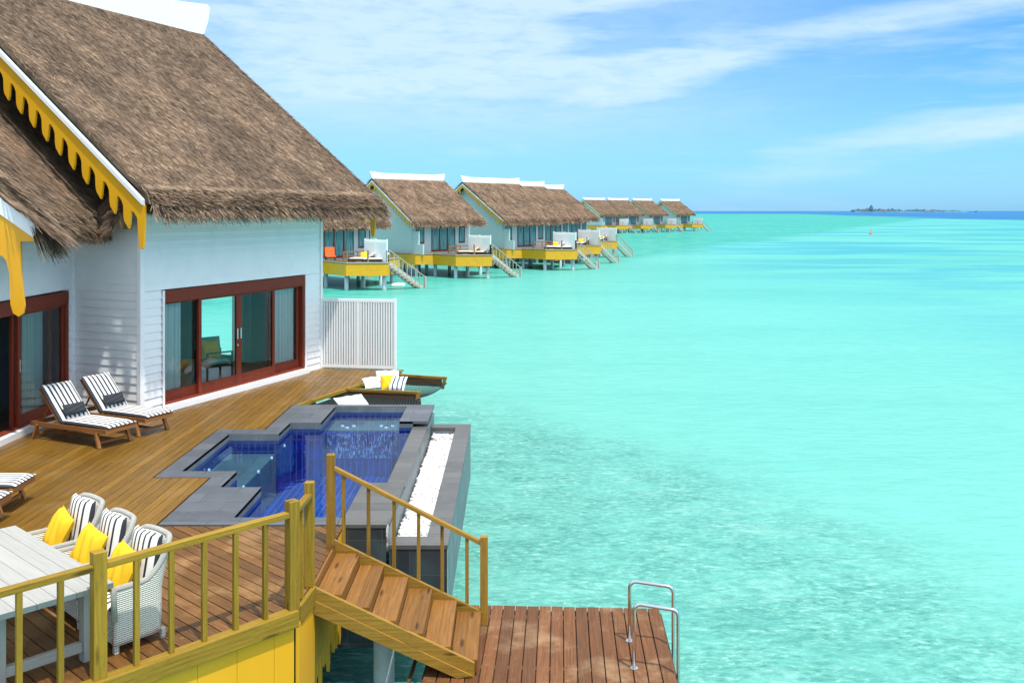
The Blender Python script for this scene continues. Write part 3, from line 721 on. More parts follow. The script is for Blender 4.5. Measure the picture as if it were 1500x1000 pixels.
# pebble trough
tr = thing('pebble_trough', 'dark stone overflow trough beside the pool holding white pebbles', 'trough', (-1.2, 16, -.3))
mb = MB()
slab(mb, -1.14, 12.84, -.84, 19.28, -.265, .06); slab(mb, -1.62, 12.5, -.84, 12.837, -.265, .06); slab(mb, -1.62, 19.283, -.84, 19.6, -.265, .06)
mb.build('coping', 'coping_warm', tr, .005)
mb = MB(); mb.bx((-1.61, 12.51, -1.6), (-.85, 12.75, -.326)); mb.build('front_face', 'pool_face', tr)
mb = MB(); mb.bx((-1.12, 12.76, -1.35), (-.85, 19.59, -.327)); mb.bx((-1.61, 19.29, -1.35), (-1.125, 19.58, -.328)); mb.bx((-1.63, 12.76, -1.35), (-1.13, 19.28, -.56))
mb.build('outer_wall', 'wet_face', tr)
mb = MB(); rp = random.Random(3)
for i in range(2600):
    x = rp.uniform(-1.595, -1.16); y = rp.uniform(12.87, 19.25); r = rp.uniform(.022, .042); z = -.47 + rp.uniform(-.02, .03) + (.05 if y > 19.0 else 0)
    P = []; 
    for a in ((1, 0, 0), (-1, 0, 0), (0, 1, 0), (0, -1, 0), (0, 0, 1), (0, 0, -1), (.7, .7, .3), (-.7, .7, -.3), (.7, -.7, -.2), (-.7, -.7, .35)):
        P.append(Vector(a))
    # octahedron-ish stone
    q = [Vector((math.cos(k*1.2566+rp.random()*.4), math.sin(k*1.2566+rp.random()*.4), 0)) for k in range(5)]
    pts = [Vector((x, y, z+r*.75))] + [Vector((x+v.x*r*1.1, y+v.y*r*.9, z+.25*r)) for v in q] + [Vector((x+v.x*r*.8, y+v.y*r*.8, z-.6*r)) for v in q]
    F = [(0, 1+k, 1+(k+1) % 5) for k in range(5)] + [(1+k, 6+k, 6+(k+1) % 5, 1+(k+1) % 5) for k in range(5)]
    mb.add(pts, F)
mb.bx((-1.62, 12.85, -.56), (-1.15, 19.27, -.485))
tag(mb.build('pebbles', 'pebble_white', smooth=True, kind='stuff'), 'bed of bright white pebbles filling the dark stone trough', 'pebbles')

# ------------------------------------------------------------------ near villa
HM = Matrix.Translation(W0) @ Matrix.Rotation(-th22, 4, 'Z')      # local x = outward (b), y = along (a)
villa = thing('overwater_villa', 'large near villa with thatched roof, white lap siding and red sliding doors', 'villa', zc(W0, 0), -th22)
doorA, doorB = .65, 5.66; dz0, dz1 = .12, 2.47
mb = MB(HM)
EX, EY = (0, 1, 0), (1, 0, 0)
siding(mb, (0, 0, 0), EX, EY, .09, doorA-.05, 0, dz1+.02)
siding(mb, (0, 0, 0), EX, EY, doorB+.05, 6.36, 0, dz1+.02)
siding(mb, (0, 0, 0), EX, EY, .09, 6.36, dz1+.02, 4.45)
mb.bx((-.16, .05, 0), (-.022, doorA-.03, 4.4)); mb.bx((-.16, doorB+.03, 0), (-.022, 6.4, 4.4)); mb.bx((-.16, doorA-.03, dz1+.02), (-.022, doorB+.03, 4.4))
for o in (villa,):
    mb.build('front_wall', 'white_paint', o)
mb = MB(HM); mb.bx((-.05, -.03, -.05), (.045, .085, 4.4)); mb.bx((-.05, 6.365, -.05), (.045, 6.46, 4.4)); mb.build('corner_board', 'white_paint', villa, .004)
mb = MB(HM); mb.bx((.03, doorA-.055, .0), (.05, doorA, dz1)); mb.bx((.03, doorB, .0), (.05, doorB+.055, dz1)); mb.build('door_casing', 'white_paint', villa)
# side wall of the bedroom (facing the loungers): from W0 back along -x
SF_O = HM @ Vector((0, 0, 0)); sx_ = -V22; so = -U22
mb = MB(); siding(mb, W0, sx_, so, .06, 1.75, 0, 3.95); mb.beam(W0 + sx_*.06 + U22*.09 + Vector((0, 0, 1.95)), W0 + sx_*1.75 + U22*.09 + Vector((0, 0, 1.95)), .1, 3.9); mb.build('side_wall', 'side_paint', villa)
# recessed gable wall above
mb = MB(HM); mb.prism([(.0, 3.2), (.0, 4.9), (-5.27, 9.2), (-10.5, 4.9), (-10.5, 0), (-1.9, 0), (-1.9, 3.2)], .12, ((0, 1.4, 0), (1, 0, 0), (0, 0, 1), (0, 1, 0)))
mb.build('gable_wall', 'room_wall', villa)
# sill
mb = MB(HM); mb.bx((-.1, .64, -.01), (.14, doorB+.06, .115)); mb.build('door_sill', 'white_paint', villa, .006)
# sliding door
sdn = MB(HM); sdn.bx((-.16, doorA, dz1-.26), (.035, doorB, dz1)); sdn.bx((-.16, doorA, dz0), (.03, doorA+.035, dz1-.262)); sdn.bx((-.16, doorB-.10, dz0), (.03, doorB, dz1-.262)); sdn.bx((-.12, doorA+.04, dz0-.005), (.02, doorB-.11, dz0+.04))
sdo = sdn.build('sliding_door', 'door_wood', villa, .004)
pan = [(doorA+.04, 1.86, -.10), (1.74, 3.09, -.03), (3.09, 4.45, -.03), (4.33, 5.54, -.10)]
for (a, b, x) in pan:
    f = MB(HM); fw = .09; zt = dz1-.265
    f.bx((x-.025, a, dz0+.042), (x+.025, a+fw, zt)); f.bx((x-.025, b-fw, dz0+.042), (x+.025, b, zt)); f.bx((x-.024, a+fw, dz0+.042), (x+.024, b-fw, dz0+.25)); f.bx((x-.024, a+fw, zt-.035), (x+.024, b-fw, zt))
    f.build('door_frame', 'door_wood', sdo, .003)
    gq = MB(HM); gq.add([(x, a+fw, dz0+.25), (x, b-fw, dz0+.25), (x, b-fw, zt-.035), (x, a+fw, zt-.035)], [(0, 1, 2, 3)]); gq.build('pane', 'glass_tint', sdo)
for a in (3.03, 3.15):
    h = MB(HM); h.bx((-.003, a-.018, 1.18), (.012, a+.018, 1.42)); h.build('handle', 'handle_metal', sdo, .003)
h = MB(HM); h.bx((-.003, 3.02, 1.02), (.01, 3.05, 1.07)); h.build('keyhole', 'handle_metal', sdo)

# roof: local slopes
S0 = .82; EZ = 4.5; RX, RZ = -5.27, EZ + S0*5.97
a0, a1 = -.60, 8.1
def roof_slopes(mb, a0, a1, ex, ez, rx, rz, th, nblade, bl, bw, fringe, fl, drop=.42, outx=.24, both=True, jit=.3):
    for sg in ((1, -1) if both else (1,)):
        E = Vector((rx + sg*(ex-rx), a0, ez)); Rg = Vector((rx, a0, rz)); d = (E-Rg); W = d.length; d.normalize(); e = Vector((0, 1, 0)); n = e.cross(d)*(-1)
        if n.z < 0: n = -n
        L = a1-a0
        P = [Rg, E, E + e*L, Rg + e*L]; Q = [p - Vector((0, 0, th)) for p in P]
        mb.add(P+Q, [(0, 1, 2, 3), (7, 6, 5, 4), (0, 4, 5, 1), (1, 5, 6, 2), (2, 6, 7, 3), (3, 7, 4, 0)], tone=.35)
        # thick drooping eave
        Eb = E + Vector((sg*outx, 0, -drop)); Ei = E + Vector((-sg*.25, 0, -drop))
        P = [E, Eb, Eb + e*L, E + e*L, E - Vector((sg*.3, 0, .02)), Ei, Ei+e*L, E + e*L - Vector((sg*.3, 0, .02))]
        mb.add(P, [(0, 1, 2, 3), (4, 7, 6, 5), (1, 5, 6, 2), (0, 4, 5, 1), (3, 2, 6, 7)], tone=.3)
        if nblade:
            mb.blades(Rg, e, d, n, L, W, nblade if sg == 1 else nblade//8, bl, bw, jit, .26, .0, .95, base=-.01, lnvar=1.0)
            mb.blades(Rg - e*.02, e, d, n, .16, W, nblade//40, bl*.8, bw, .5, .3, .2, .8, base=0)
            mb.blades(Rg + e*(L-.12), e, d, n, .14, W, nblade//40, bl*.8, bw, .5, .3, .2, .8, base=0)
        if fringe:
            dd = (Eb-E); hh = dd.length; dd.normalize(); nn = e.cross(dd)*(-1)
            if nn.x*sg < 0: nn = -nn
            c = fringe if sg == 1 else fringe//6
            mb.blades(E + d*(-.05), e, dd, nn, L, hh, c, fl, bw*1.4, .42, .75, .05, 1.0, base=-.01, lnvar=.9)
            mb.blades(E + dd*(hh*.65), e, (dd+Vector((0, 0, -.4))).normalized(), nn, L, hh*.4, c//2, fl*1.25, bw*1.4, .45, .55, .0, .95, base=-.02, droop=.2, lnvar=1.2)
            # underside tips
            mb.blades(Ei + Vector((sg*.05, 0, .02)), e, Vector((sg*.2, 0, -1)), Vector((sg, 0, 0)), L, .05, c//4, fl*.8, bw*1.2, .2, .2, 0, .4)
mb = MB(HM); roof_slopes(mb, a0, a1, .7, EZ, RX, RZ, .14, 72000, .19, .0155, 16000, .24, drop=.27, jit=.36)
# seam course line: slight lip of longer straws just above eave
mb.blades((.58, a0, EZ+.11), (0, 1, 0), (.77, 0, -.63), (.63, 0, .77), a1-a0, .06, 2500, .22, .016, .3, .4, .5, 1.0)
mb.build('thatch_roof', 'thatch', villa)
for yy in (a0+.0, a1-.1):
    for xe in (.74, RX*2-.74): mb = MB(HM); barge(mb, yy-.13, RX, xe, RZ, S0, .10, 99, 0, .08, top_off=.155); mb.build('rake_trim', 'trim_white', villa)
for yy, nm in ((a0+.0, 1), (a1-.1, 2)):
    for xe in (.76, RX*2-.76): mb = MB(HM); barge(mb, yy-.09, RX, xe, RZ, S0, .38, .35, .36, .05, endtooth=.42, top_off=.255); mb.build('barge_board', 'yellow_paint', villa)
# ridge board
def ridge_poly(L, h, teeth=.3):
    P = [(0, 0), (L, 0), (L+.12, .12*h/.9), (L+.28, .5*h), (L+.36, h*.92), (L+.25, h)]
    x = L*.86
    P.append((x+.2, h*.86))
    while x > L*.14:
        P += [(x, h*.84), (x-.02, h*.74), (x-teeth*.35, h*.74), (x-teeth*.38, h*.84)]
        x -= teeth
    P += [(x-.1, h*.86), (-.25, h), (-.36, h*.92), (-.28, .5*h), (-.12, .12*h/.9)]
    return P
mb = MB(HM); mb.prism(ridge_poly(a1-a0-.1, 1.0, .42), .12, ((RX-.06, a0+.05, RZ-.12), (0, 1, 0), (0, 0, 1), (1, 0, 0))); mb.build('ridge_board', 'ridge_white', villa, .01)
# left wing (runs along the view direction)
XW = -9.03
wing = MB()
siding(wing, (XW, 0, 0), (0, 1, 0), (1, 0, 0), 19.46, 19.68, 0, 3.7)
siding(wing, (XW, 0, 0), (0, 1, 0), (1, 0, 0), 12.0, 19.46, 2.52, 3.9)
siding(wing, (XW, 0, 0), (0, 1, 0), (1, 0, 0), 8.0, 14.4, 0, 2.52)
wing.bx((XW-.14, 8, 2.5), (XW-.02, 19.7, 3.95)); wing.bx((XW-.14, 19.45, 0), (XW-.02, 19.7, 2.5)); wing.bx((XW-.14, 8, 0), (XW-.02, 14.4, 2.5))
wing.build('wing_wall', 'side_paint', villa)
mb = MB(); mb.bx((XW-.03, 19.6, 0), (XW+.06, 19.72, 3.9)); mb.build('corner_board', 'side_paint', villa)
wd = MB(); ya, yb = 14.45, 19.40
wd.bx((XW-.14, ya, 2.22), (XW+.035, yb, 2.48)); wd.bx((XW-.14, yb-.11, .12), (XW+.03, yb, 2.218)); wd.bx((XW-.14, ya, .12), (XW+.03, ya+.08, 2.218)); wd.bx((XW-.12, ya+.09, .10), (XW+.02, yb-.12, .15))
wdo = wd.build('sliding_door', 'door_wood', villa, .004)
for (a, b, x) in ((17.48, 19.28, XW-.03), (17.40, 18.9, XW-.10), (14.54, 15.6, XW-.03)):
    f = MB(); fw = .1; zt = 2.215
    f.bx((x-.025, a, .152), (x+.025, a+fw, zt)); f.bx((x-.025, b-fw, .152), (x+.025, b, zt)); f.bx((x-.024, a+fw, .152), (x+.024, b-fw, .33)); f.bx((x-.024, a+fw, zt-.04), (x+.024, b-fw, zt)); f.build('door_frame', 'door_wood', wdo, .003)
    gq = MB(); gq.add([(x, a+fw, .33), (x, b-fw, .33), (x, b-fw, zt-.04), (x, a+fw, zt-.04)], [(0, 1, 2, 3)]); gq.build('pane', 'glass_tint', wdo)
h = MB(); h.bx((XW-.005, 17.51, 1.15), (XW+.012, 17.54, 1.38)); h.build('handle', 'handle_metal', wdo)
mb = MB(); mb.bx((XW-.1, 12.5, -.01), (XW+.12, 19.44, .115)); mb.build('door_sill', 'side_paint', villa, .006)
# left wing roof
LE, LZ = -8.42, 4.16; LS = .90; LR = -14.2
mb = MB()
def wing_roof():
    E = Vector((LE, 16.75, LZ)); Rg = Vector((LR, 16.75, LZ + LS*(LE-LR))); e = Vector((0, 1, 0)); L = 12.0
    d = (E-Rg); W = d.length; d.normalize(); n = Vector((-d.z, 0, d.x)); 
    if n.z < 0: n = -n
    P = [Rg, E, E+e*L, Rg+e*L]; Q = [p - Vector((0, 0, .16)) for p in P]
    mb.add(P+Q, [(0, 1, 2, 3), (7, 6, 5, 4), (0, 4, 5, 1), (1, 5, 6, 2), (2, 6, 7, 3), (3, 7, 4, 0)], tone=.35)
    Lf = 2.6
    Eb = E + Vector((.22, 0, -.42)); Ei = E + Vector((-.25, 0, -.42))
    P = [E, Eb, Eb+e*Lf, E+e*Lf, E-Vector((.3, 0, .02)), Ei, Ei+e*Lf, E+e*Lf-Vector((.3, 0, .02))]
    mb.add(P, [(0, 1, 2, 3), (4, 7, 6, 5), (1, 5, 6, 2), (0, 4, 5, 1), (3, 2, 6, 7)], tone=.3)
    mb.blades(Rg, e, d, n, 5.5, W, 26000, .22, .013, .3, .22, .12, .8)
    dd = (Eb-E).normalized(); nn = Vector((1, 0, .4)).normalized()
    mb.blades(E-d*.05, e, dd, nn, Lf, .42, 5000, .30, .022, .45, .75, .15, .95)
    mb.blades(E+dd*.34, e, dd, nn, Lf, .12, 2500, .26, .018, .35, .35, .0, .7, droop=.3)
    # heavy loose straw bundle on the near corner and along the rake
    mb.blades(E + Vector((-.55, -.22, .32)), Vector((0, 1, 0)), Vector((.80, -.05, -.60)).normalized(), Vector((.3, -.9, .2)).normalized(), .42, .8, 1500, .72, .026, .16, .45, .15, 1.0, .9)
    mb.blades(E + Vector((.0, -.25, -.05)), Vector((0, 1, 0)), Vector((.42, .0, -.9)).normalized(), Vector((1, 0, .2)).normalized(), .5, .2, 800, .62, .024, .3, .35, .0, .8, 1.0)
    mb.blades(Rg + Vector((0, -.14, .02)), e, d, n, .2, W, 5000, .5, .02, .1, .2, .1, .95)
    mb.blades(Rg + Vector((0, -.12, -.22)), Vector((0, 0, 1)), d, Vector((0, -1, 0)), .22, W, 5000, .5, .02, .1, .2, .05, .8)
wing_roof(); mb.build('thatch_roof', 'thatch', villa)
mb = MB()
E = Vector((LE+.1, 19.33, LZ)); E2 = W0 - U22*.42 - V22*.05 + Vector((0, 0, LZ)); e = (E2-E); L = e.length; e.normalize()
d = Vector((e.y, -e.x, 0)); d = (d*.72 + Vector((0, 0, -.69))).normalized(); W = 1.0; Rg = E - d*W; n = e.cross(d); n = n if n.z > 0 else -n
P = [Rg, E, E+e*L, Rg+e*L]; mb.add(P + [p - Vector((0, 0, .14)) for p in P], [(0, 1, 2, 3), (7, 6, 5, 4), (0, 4, 5, 1), (1, 5, 6, 2), (2, 6, 7, 3), (3, 7, 4, 0)], tone=.35)
oo = Vector((d.x, d.y, 0)).normalized(); Eb = E + oo*.2 - Vector((0, 0, .42)); Ei = E - oo*.2 - Vector((0, 0, .42))
P = [E, Eb, Eb+e*L, E+e*L, E-oo*.25, Ei, Ei+e*L, E+e*L-oo*.25]; mb.add(P, [(0, 1, 2, 3), (4, 7, 6, 5), (1, 5, 6, 2), (0, 4, 5, 1), (3, 2, 6, 7)], tone=.3)
mb.blades(Rg, e, d, n, L, W, 2500, .22, .015, .3, .22, .12, .8)
mb.blades(E-d*.05-e*.3, e, (Eb-E).normalized(), (oo+Vector((0, 0, .4))).normalized(), L+.3, .45, 3000, .26, .018, .28, .5, .15, .95)
mb.blades(E+(Eb-E)*.75-e*.3, e, (Eb-E).normalized(), oo, L+.3, .12, 1500, .26, .018, .35, .35, .0, .7, droop=.3)
mb.build('thatch_roof', 'thatch', villa)
# big dripping barge of the left wing, traced in its own plane Y=16.5
def lp(px, py, Yp=16.45): return ((px-750)/1400*Yp, 4.1 - (py-308)*Yp/1400)
pts = [lp(-160, 201), lp(0, 312.5), lp(49.7, 347), lp(50, 352.5), lp(30, 352.6), lp(31, 400), lp(36, 447), lp(34, 458), lp(27, 463), lp(19, 458), lp(15, 445), lp(13.5, 400), lp(9, 381), lp(3, 374), lp(-5, 373), lp(-12, 385), lp(-14, 420), lp(-22, 430), lp(-30, 420), lp(-33, 360), lp(-45, 340), lp(-60, 350), lp(-64, 395), lp(-72, 400), lp(-80, 390), lp(-84, 330), lp(-160, 290)]
mb = MB(); mb.prism(pts[::-1], .05, ((0, 16.45, 0), (1, 0, 0), (0, 0, 1), (0, 1, 0))); mb.build('barge_board', 'yellow_paint', villa, .004)
pts = [lp(-160, 180), lp(0, 289), lp(28, 309), lp(44, 316), lp(50, 323), lp(53, 332), lp(52.5, 341), lp(49.4, 347), lp(0, 312.5), lp(-160, 201)]
mb = MB(); mb.prism(pts[::-1], .09, ((0, 16.42, 0), (1, 0, 0), (0, 0, 1), (0, 1, 0))); mb.build('rake_trim', 'trim_white', villa, .01)
# rooms behind the glass
mb = MB(HM)
mb.bx((-7.0, .1, -.05), (-.17, 6.36, .05)); mb.build('room_floor', 'room_floor', villa)
mb = MB(HM)
mb.bx((-7.0, .1, 2.85), (-.17, 6.36, 2.95)); mb.bx((-7.0, .1, .05), (-6.9, 6.36, 2.84)); mb.bx((-6.89, .1, .05), (-.17, .18, 2.84))
for (x0, x1) in ((-6.89, -3.95), (-2.6, -.17)): mb.bx((x0, 6.28, .05), (x1, 6.36, 2.84))
mb.bx((-3.95, 6.28, 2.45), (-2.6, 6.36, 2.84)); mb.bx((-3.95, 6.28, .05), (-2.6, 6.36, .2))
mb.build('room_wall', 'room_wall', villa)
mb = MB(HM); mb.bx((-6.9, 6.37, -.3), (0, 6.45, 4.3))
mb = MB(HM); siding(mb, (0, 6.36, 0), (-1, 0, 0), (0, 1, 0), .05, 2.6, 0, 4.4); siding(mb, (0, 6.36, 0), (-1, 0, 0), (0, 1, 0), 3.95, 10, 0, 4.4); siding(mb, (0, 6.36, 0), (-1, 0, 0), (0, 1, 0), 2.6, 3.95, 2.45, 4.4); mb.build('end_wall', 'white_paint', villa)
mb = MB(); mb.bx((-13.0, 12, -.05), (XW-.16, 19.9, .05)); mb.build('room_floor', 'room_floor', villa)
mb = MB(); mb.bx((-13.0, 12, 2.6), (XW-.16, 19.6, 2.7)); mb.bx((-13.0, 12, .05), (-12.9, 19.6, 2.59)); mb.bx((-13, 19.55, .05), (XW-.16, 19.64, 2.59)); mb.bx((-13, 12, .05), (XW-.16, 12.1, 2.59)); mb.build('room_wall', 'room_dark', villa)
# villa piles
for x, y in ((-.6, .6), (-.6, 3.2), (-.6, 5.8), (-4, 5.8), (-4, .6)):
    mb = MB(HM); mb.tube([(x, y, -4), (x, y, -.3)], .14, 16); mb.build('pile', 'pile_grey', villa, smooth=True)
# small dark bracket on the right corner
# curtains
def curtain(M, L, z0, z1, amp=.035, waves=7):
    mb = MB(M); n = 60; P = []; F = []; U = []
    for i in range(n+1):
        y = L*i/n; x = amp*math.sin(2*math.pi*waves*i/n) + amp*.4*math.sin(2*math.pi*waves*.37*i/n+1)
        P += [(x, y, z0), (x*.7, y, z1)]
    for i in range(n): F.append((2*i, 2*i+2, 2*i+3, 2*i+1)); U.append([(0, 0)]*4)
    mb.add(P, F, U); return mb
c = curtain(HM @ Matrix.Translation((-.19, .68, 0)), .72, .06, 2.7).build('curtain', 'curtain', smooth=True)
tag(c, 'sheer white curtain gathered at the left end of the wide red doors', 'curtain', 'curtains in the villa')
c = curtain(HM @ Matrix.Translation((-.19, 4.6, 0)), .90, .06, 2.7).build('curtain', 'curtain', smooth=True)
tag(c, 'sheer white curtain gathered at the right end of the wide red doors', 'curtain', 'curtains in the villa')
c = curtain(Matrix.Translation((XW-.21, 18.0, 0)), .8, .06, 2.55, waves=8).build('curtain', 'curtain', smooth=True)
tag(c, 'sheer curtain behind the leftmost glass door by the striped loungers', 'curtain', 'curtains in the villa')
# teal curtains deeper in the room
c = curtain(HM @ Matrix.Translation((-2.0, 6.15, 0)) @ Matrix.Rotation(R(90), 4, 'Z'), .6, .06, 2.7).build('curtain', 'curtain', smooth=True)
tag(c, 'pale curtain at the back window seen deep through the red doors', 'curtain', 'curtains in the villa')
# bed
bed = thing('bed', 'low bed with rumpled white linen seen through the left door glass', 'bed', tuple(HM @ Vector((-3.0, 2.4, .05))), -th22)
BM_ = HM @ Matrix.Translation((-3.1, 2.5, .05))
mb = MB(BM_); mb.bx((-1.0, -.8, .0), (1.0, .8, .28)); mb.build('bed_frame', 'far_wood', bed, .01)
mb = MB(); cushion(mb, BM_ @ Matrix.Translation((0, 0, .42)), 1.98, 1.56, .28, nx=16, ny=14); mb.build('mattress', 'white_fabric', bed, smooth=True)
mb = MB()
cushion(mb, BM_ @ Matrix.Translation((.3, 0, .58)), 1.2, 1.5, .16, nx=20, ny=16, bend=lambda v: Vector((v.x, v.y, v.z+.06*math.sin(7*v.x+3*v.y)*math.cos(5*v.y)))); mb.build('duvet', 'blue_fabric', bed, smooth=True)
# armchair
arm = thing('armchair', 'teal seated lounge armchair behind the second glass door panel', 'armchair', tuple(HM @ Vector((-1.5, 4.05, .05))), -th22)
AM = HM @ Matrix.Translation((-1.5, 4.05, .05)) @ Matrix.Rotation(R(-25), 4, 'Z')
mb = MB(AM)
for x in (-.32, .32):
    for y in (-.32, .32): mb.bx((x-.02, y-.02, 0), (x+.02, y+.02, .62 if y < 0 else .62))
    mb.bx((x-.025, -.34, .62), (x+.025, .34, .65))
mb.bx((-.3, -.3, .28), (.3, .3, .32)); mb.build('frame', 'dark_timber', arm)
mb = MB(); cushion(mb, AM @ Matrix.Translation((0, 0, .39)), .6, .6, .14); mb.build('seat_cushion', 'green_fabric', arm, smooth=True)
mb = MB(); cushion(mb, AM @ Matrix.Translation((-.27, 0, .68)) @ Matrix.Rotation(R(78), 4, 'Y'), .55, .6, .13); mb.build('back_cushion', 'green_fabric', arm, smooth=True)
mb = MB(); pillow_mb(mb, AM @ Matrix.Translation((-.1, -.05, .68)) @ Matrix.Rotation(R(70), 4, 'Y'), .45, .48, .14); tag(mb.build('throw_pillow', 'yellow_fabric', smooth=True), 'yellow pillow on the armchair behind the door glass', 'pillow')
ct = thing('bench', 'low slatted wooden bench with folded green throw inside at the bed foot', 'bench', tuple(HM @ Vector((-1.3, 1.8, .05))), -th22)
mb = MB(HM @ Matrix.Translation((-1.25, 1.75, .05)))
for k in range(7): mb.bx((-.3+k*.09, -.6, .36), (-.24+k*.09, .6, .39))
mb.build('seat', 'far_wood', ct)
for x in (-.28, .28):
    for y in (-.55, .55):
        mb = MB(HM @ Matrix.Translation((-1.25, 1.75, .05))); mb.bx((x-.025, y-.025, 0), (x+.025, y+.025, .36)); mb.build('leg', 'far_wood', ct)
mb = MB(); cushion(mb, HM @ Matrix.Translation((-1.25, 1.95, .47)), .5, .7, .07, bend=lambda v: Vector((v.x, v.y, v.z+.03*math.sin(9*v.y)))); tag(mb.build('throw_blanket', 'stripe_blue', smooth=True), 'folded striped blanket on the low bench inside the bedroom', 'blanket')

# ------------------------------------------------------------------ privacy screen
sc_ = thing('privacy_screen', 'white privacy screen of vertical slats at the end of the near villa wall', 'privacy screen', (-4.0, 24.85, 0))
p0 = Vector((-5.0, 24.98, 0)); p1 = Vector((-2.98, 24.62, 0)); e = (p1-p0).normalized(); L = (p1-p0).length
SM = Matrix.Translation(p0) @ Matrix.Rotation(math.atan2(e.y, e.x), 4, 'Z')
mb = MB(SM); mb.bx((0, -.03, .03), (.07, .03, 1.82)); mb.bx((L-.07, -.035, .0), (L, .035, 1.84)); mb.bx((L/2-.045, -.028, .10), (L/2+.045, .028, 1.74)); mb.bx((.07, -.03, 1.74), (L-.07, .03, 1.82)); mb.bx((.07, -.03, .03), (L-.07, .03, .10)); mb.build('frame', 'white_paint', sc_, .004)
mb = MB(SM)
for (xa, xb) in ((.08, L/2-.05), (L/2+.05, L-.08)):
    n = 13
    for k in range(n):
        x = xa + (xb-xa)*(k+.5)/n; mb.box((x, -.012, .92), (.040, .034, 1.63))
mb.build('slats', 'white_paint', sc_)
mb = MB(SM); mb.bx((.07, .040, .1), (L-.07, .048, 1.74)); mb.build('back_panel', 'far_white', sc_)

# ------------------------------------------------------------------ loungers
def make_lounger():
    r = thing('sun_lounger', '', 'sun lounger', group='striped sun loungers on the deck')
    mb = MB()
    for y in (-.31, .31): mb.beam((-.95, y, .27), (.93, y, .30), .04, .08)
    mb.beam((.93, -.33, .30), (.93, .33, .30), .04, .08); mb.beam((-.95, -.33, .27), (-.95, .33, .27), .04, .08)
    for k in range(8): mb.beam((-.2+k*.14, -.29, .305), (-.2+k*.14, .29, .305), .07, .018)
    mb.build('frame', 'lounger_wood', r, .004)
    for x, dxx in ((.70, .10), (-.78, -.10)):
        for y in (-.32, .32):
            mb = MB(); mb.beam((x, y, .27), (x+dxx, y*1.06, .0), .045, .065, up=(0, 1, 0)); mb.build('leg', 'lounger_wood', r, .004)
    mb = MB(); mb.beam((-.84, -.33, .09), (-.84, .33, .09), .03, .04); mb.beam((.76, -.33, .09), (.76, .33, .09), .03, .04); mb.beam((-.84, 0, .09), (.76, 0, .09), .03, .04); mb.build('stretcher', 'lounger_wood', r)
    ang = R(48); bl = .80
    mb = MB(); bx_, bz_ = -.22, .315
    ex_, ez_ = -math.cos(ang), math.sin(ang)
    for y in (-.29, .29): mb.beam((bx_, y, bz_), (bx_+ex_*bl, y, bz_+ez_*bl), .035, .05)
    for k in range(7):
        f = (k+.5)/7*bl; mb.beam((bx_+ex_*f, -.28, bz_+ez_*f), (bx_+ex_*f, .28, bz_+ez_*f), .07, .018, up=(ez_, 0, -ex_))
    mb.beam((bx_+ex_*.5, -.2, bz_+ez_*.5), (-.82, -.2, .28), .02, .03); mb.beam((bx_+ex_*.5, .2, bz_+ez_*.5), (-.82, .2, .28), .02, .03)
    mb.build('backrest', 'lounger_wood', r, .003)
    mb = MB(); cushion(mb, Matrix.Translation((.37, 0, .365)), 1.20, .64, .085); mb.build('mattress', 'stripe_cushion', r, smooth=True)
    mb = MB(); cushion(mb, Matrix.Translation((bx_+ex_*bl/2+ez_*.055, 0, bz_+ez_*bl/2-ex_*.055)) @ Matrix.Rotation(ang, 4, 'Y'), bl+.04, .64, .085); mb.build('back_cushion', 'stripe_cushion', r, smooth=True)
    return r
lg = make_lounger()
lt = thing('bolster_pillow', '', 'pillow', group='black bolster pillows')
mb = MB(); pillow_mb(mb, Matrix.Translation((-.24, 0, .53)) @ Matrix.Rotation(R(58), 4, 'Y') @ Matrix.Translation((0, 0, .03)), .22, .46, .13); mb.build('pillow_cover', 'black_fabric', lt, smooth=True)
LG = [((-7.685, 17.13), -R(26), 'striped lounger in front of the leftmost glass door, nearer of the pair with black pillows'),
      ((-7.35, 18.02), -R(26), 'striped lounger against the white corner wall, farther of the pair with black pillows'),
      ((-7.72, 13.23), R(2), 'striped lounger cut by the left edge, the farther of the two beyond dining chairs'),
      ((-7.62, 12.40), R(2), 'striped lounger cut by the left edge, the one nearer the dining table')]
for i, (p, rz, lab) in enumerate(LG):
    if i == 0: lg.location = zc(p, 0); lg.rotation_euler = (0, 0, rz); lg['label'] = lab
    else: dup(lg, zc(p, 0), rz, lab)
lt.location = zc(LG[0][0], 0); lt.rotation_euler = (0, 0, LG[0][1]); lt['label'] = 'small black pillow on the nearer lounger by the leftmost glass door'
dup(lt, zc(LG[1][0], 0), LG[1][1], 'small black pillow on the lounger against the white corner wall')

# ------------------------------------------------------------------ dining set
TA = Vector((-5.3, 10.2, 0)); TB = Vector((-3.6, 8.64, 0)); te = (TA-TB).normalized(); tn2 = Vector((-te.y, te.x, 0))
if tn2.dot(D43) > 0: tn2 = -tn2
tbl = thing('dining_table', 'long whitewashed wooden dining table at the lower left with three wicker chairs', 'table', zc((TA+TB)/2 + tn2*.5, 0))
TL = (TA-TB).length
mb = MB()
for k in range(6):
    a = TB + tn2*(.5/3*k+.083) ; mb.beam(zc(a, .725), zc(a+te*TL, .725), .163, .05)
mb.build('tabletop', 'table_wood', tbl, .003)
mb = MB()
for f in (.12, .88): mb.beam(zc(TB + te*.25 + tn2*f, .66), zc(TA - te*.25 + tn2*f, .66), .03, .07)
mb.build('apron', 'table_wood', tbl)
for s1 in (.28, TL-.28):
    for f in (.12, .88):
        p = TB + te*s1 + tn2*f; mb = MB(); mb.box((p.x, p.y, .35), (.1, .1, .70), math.atan2(te.y, te.x)); mb.build('leg', 'table_wood', tbl, .005)
    mb = MB(); mb.beam(zc(TB + te*s1 + tn2*.17, .14), zc(TB + te*s1 + tn2*.83, .14), .06, .09); mb.build('stretcher', 'table_wood', tbl, .004)

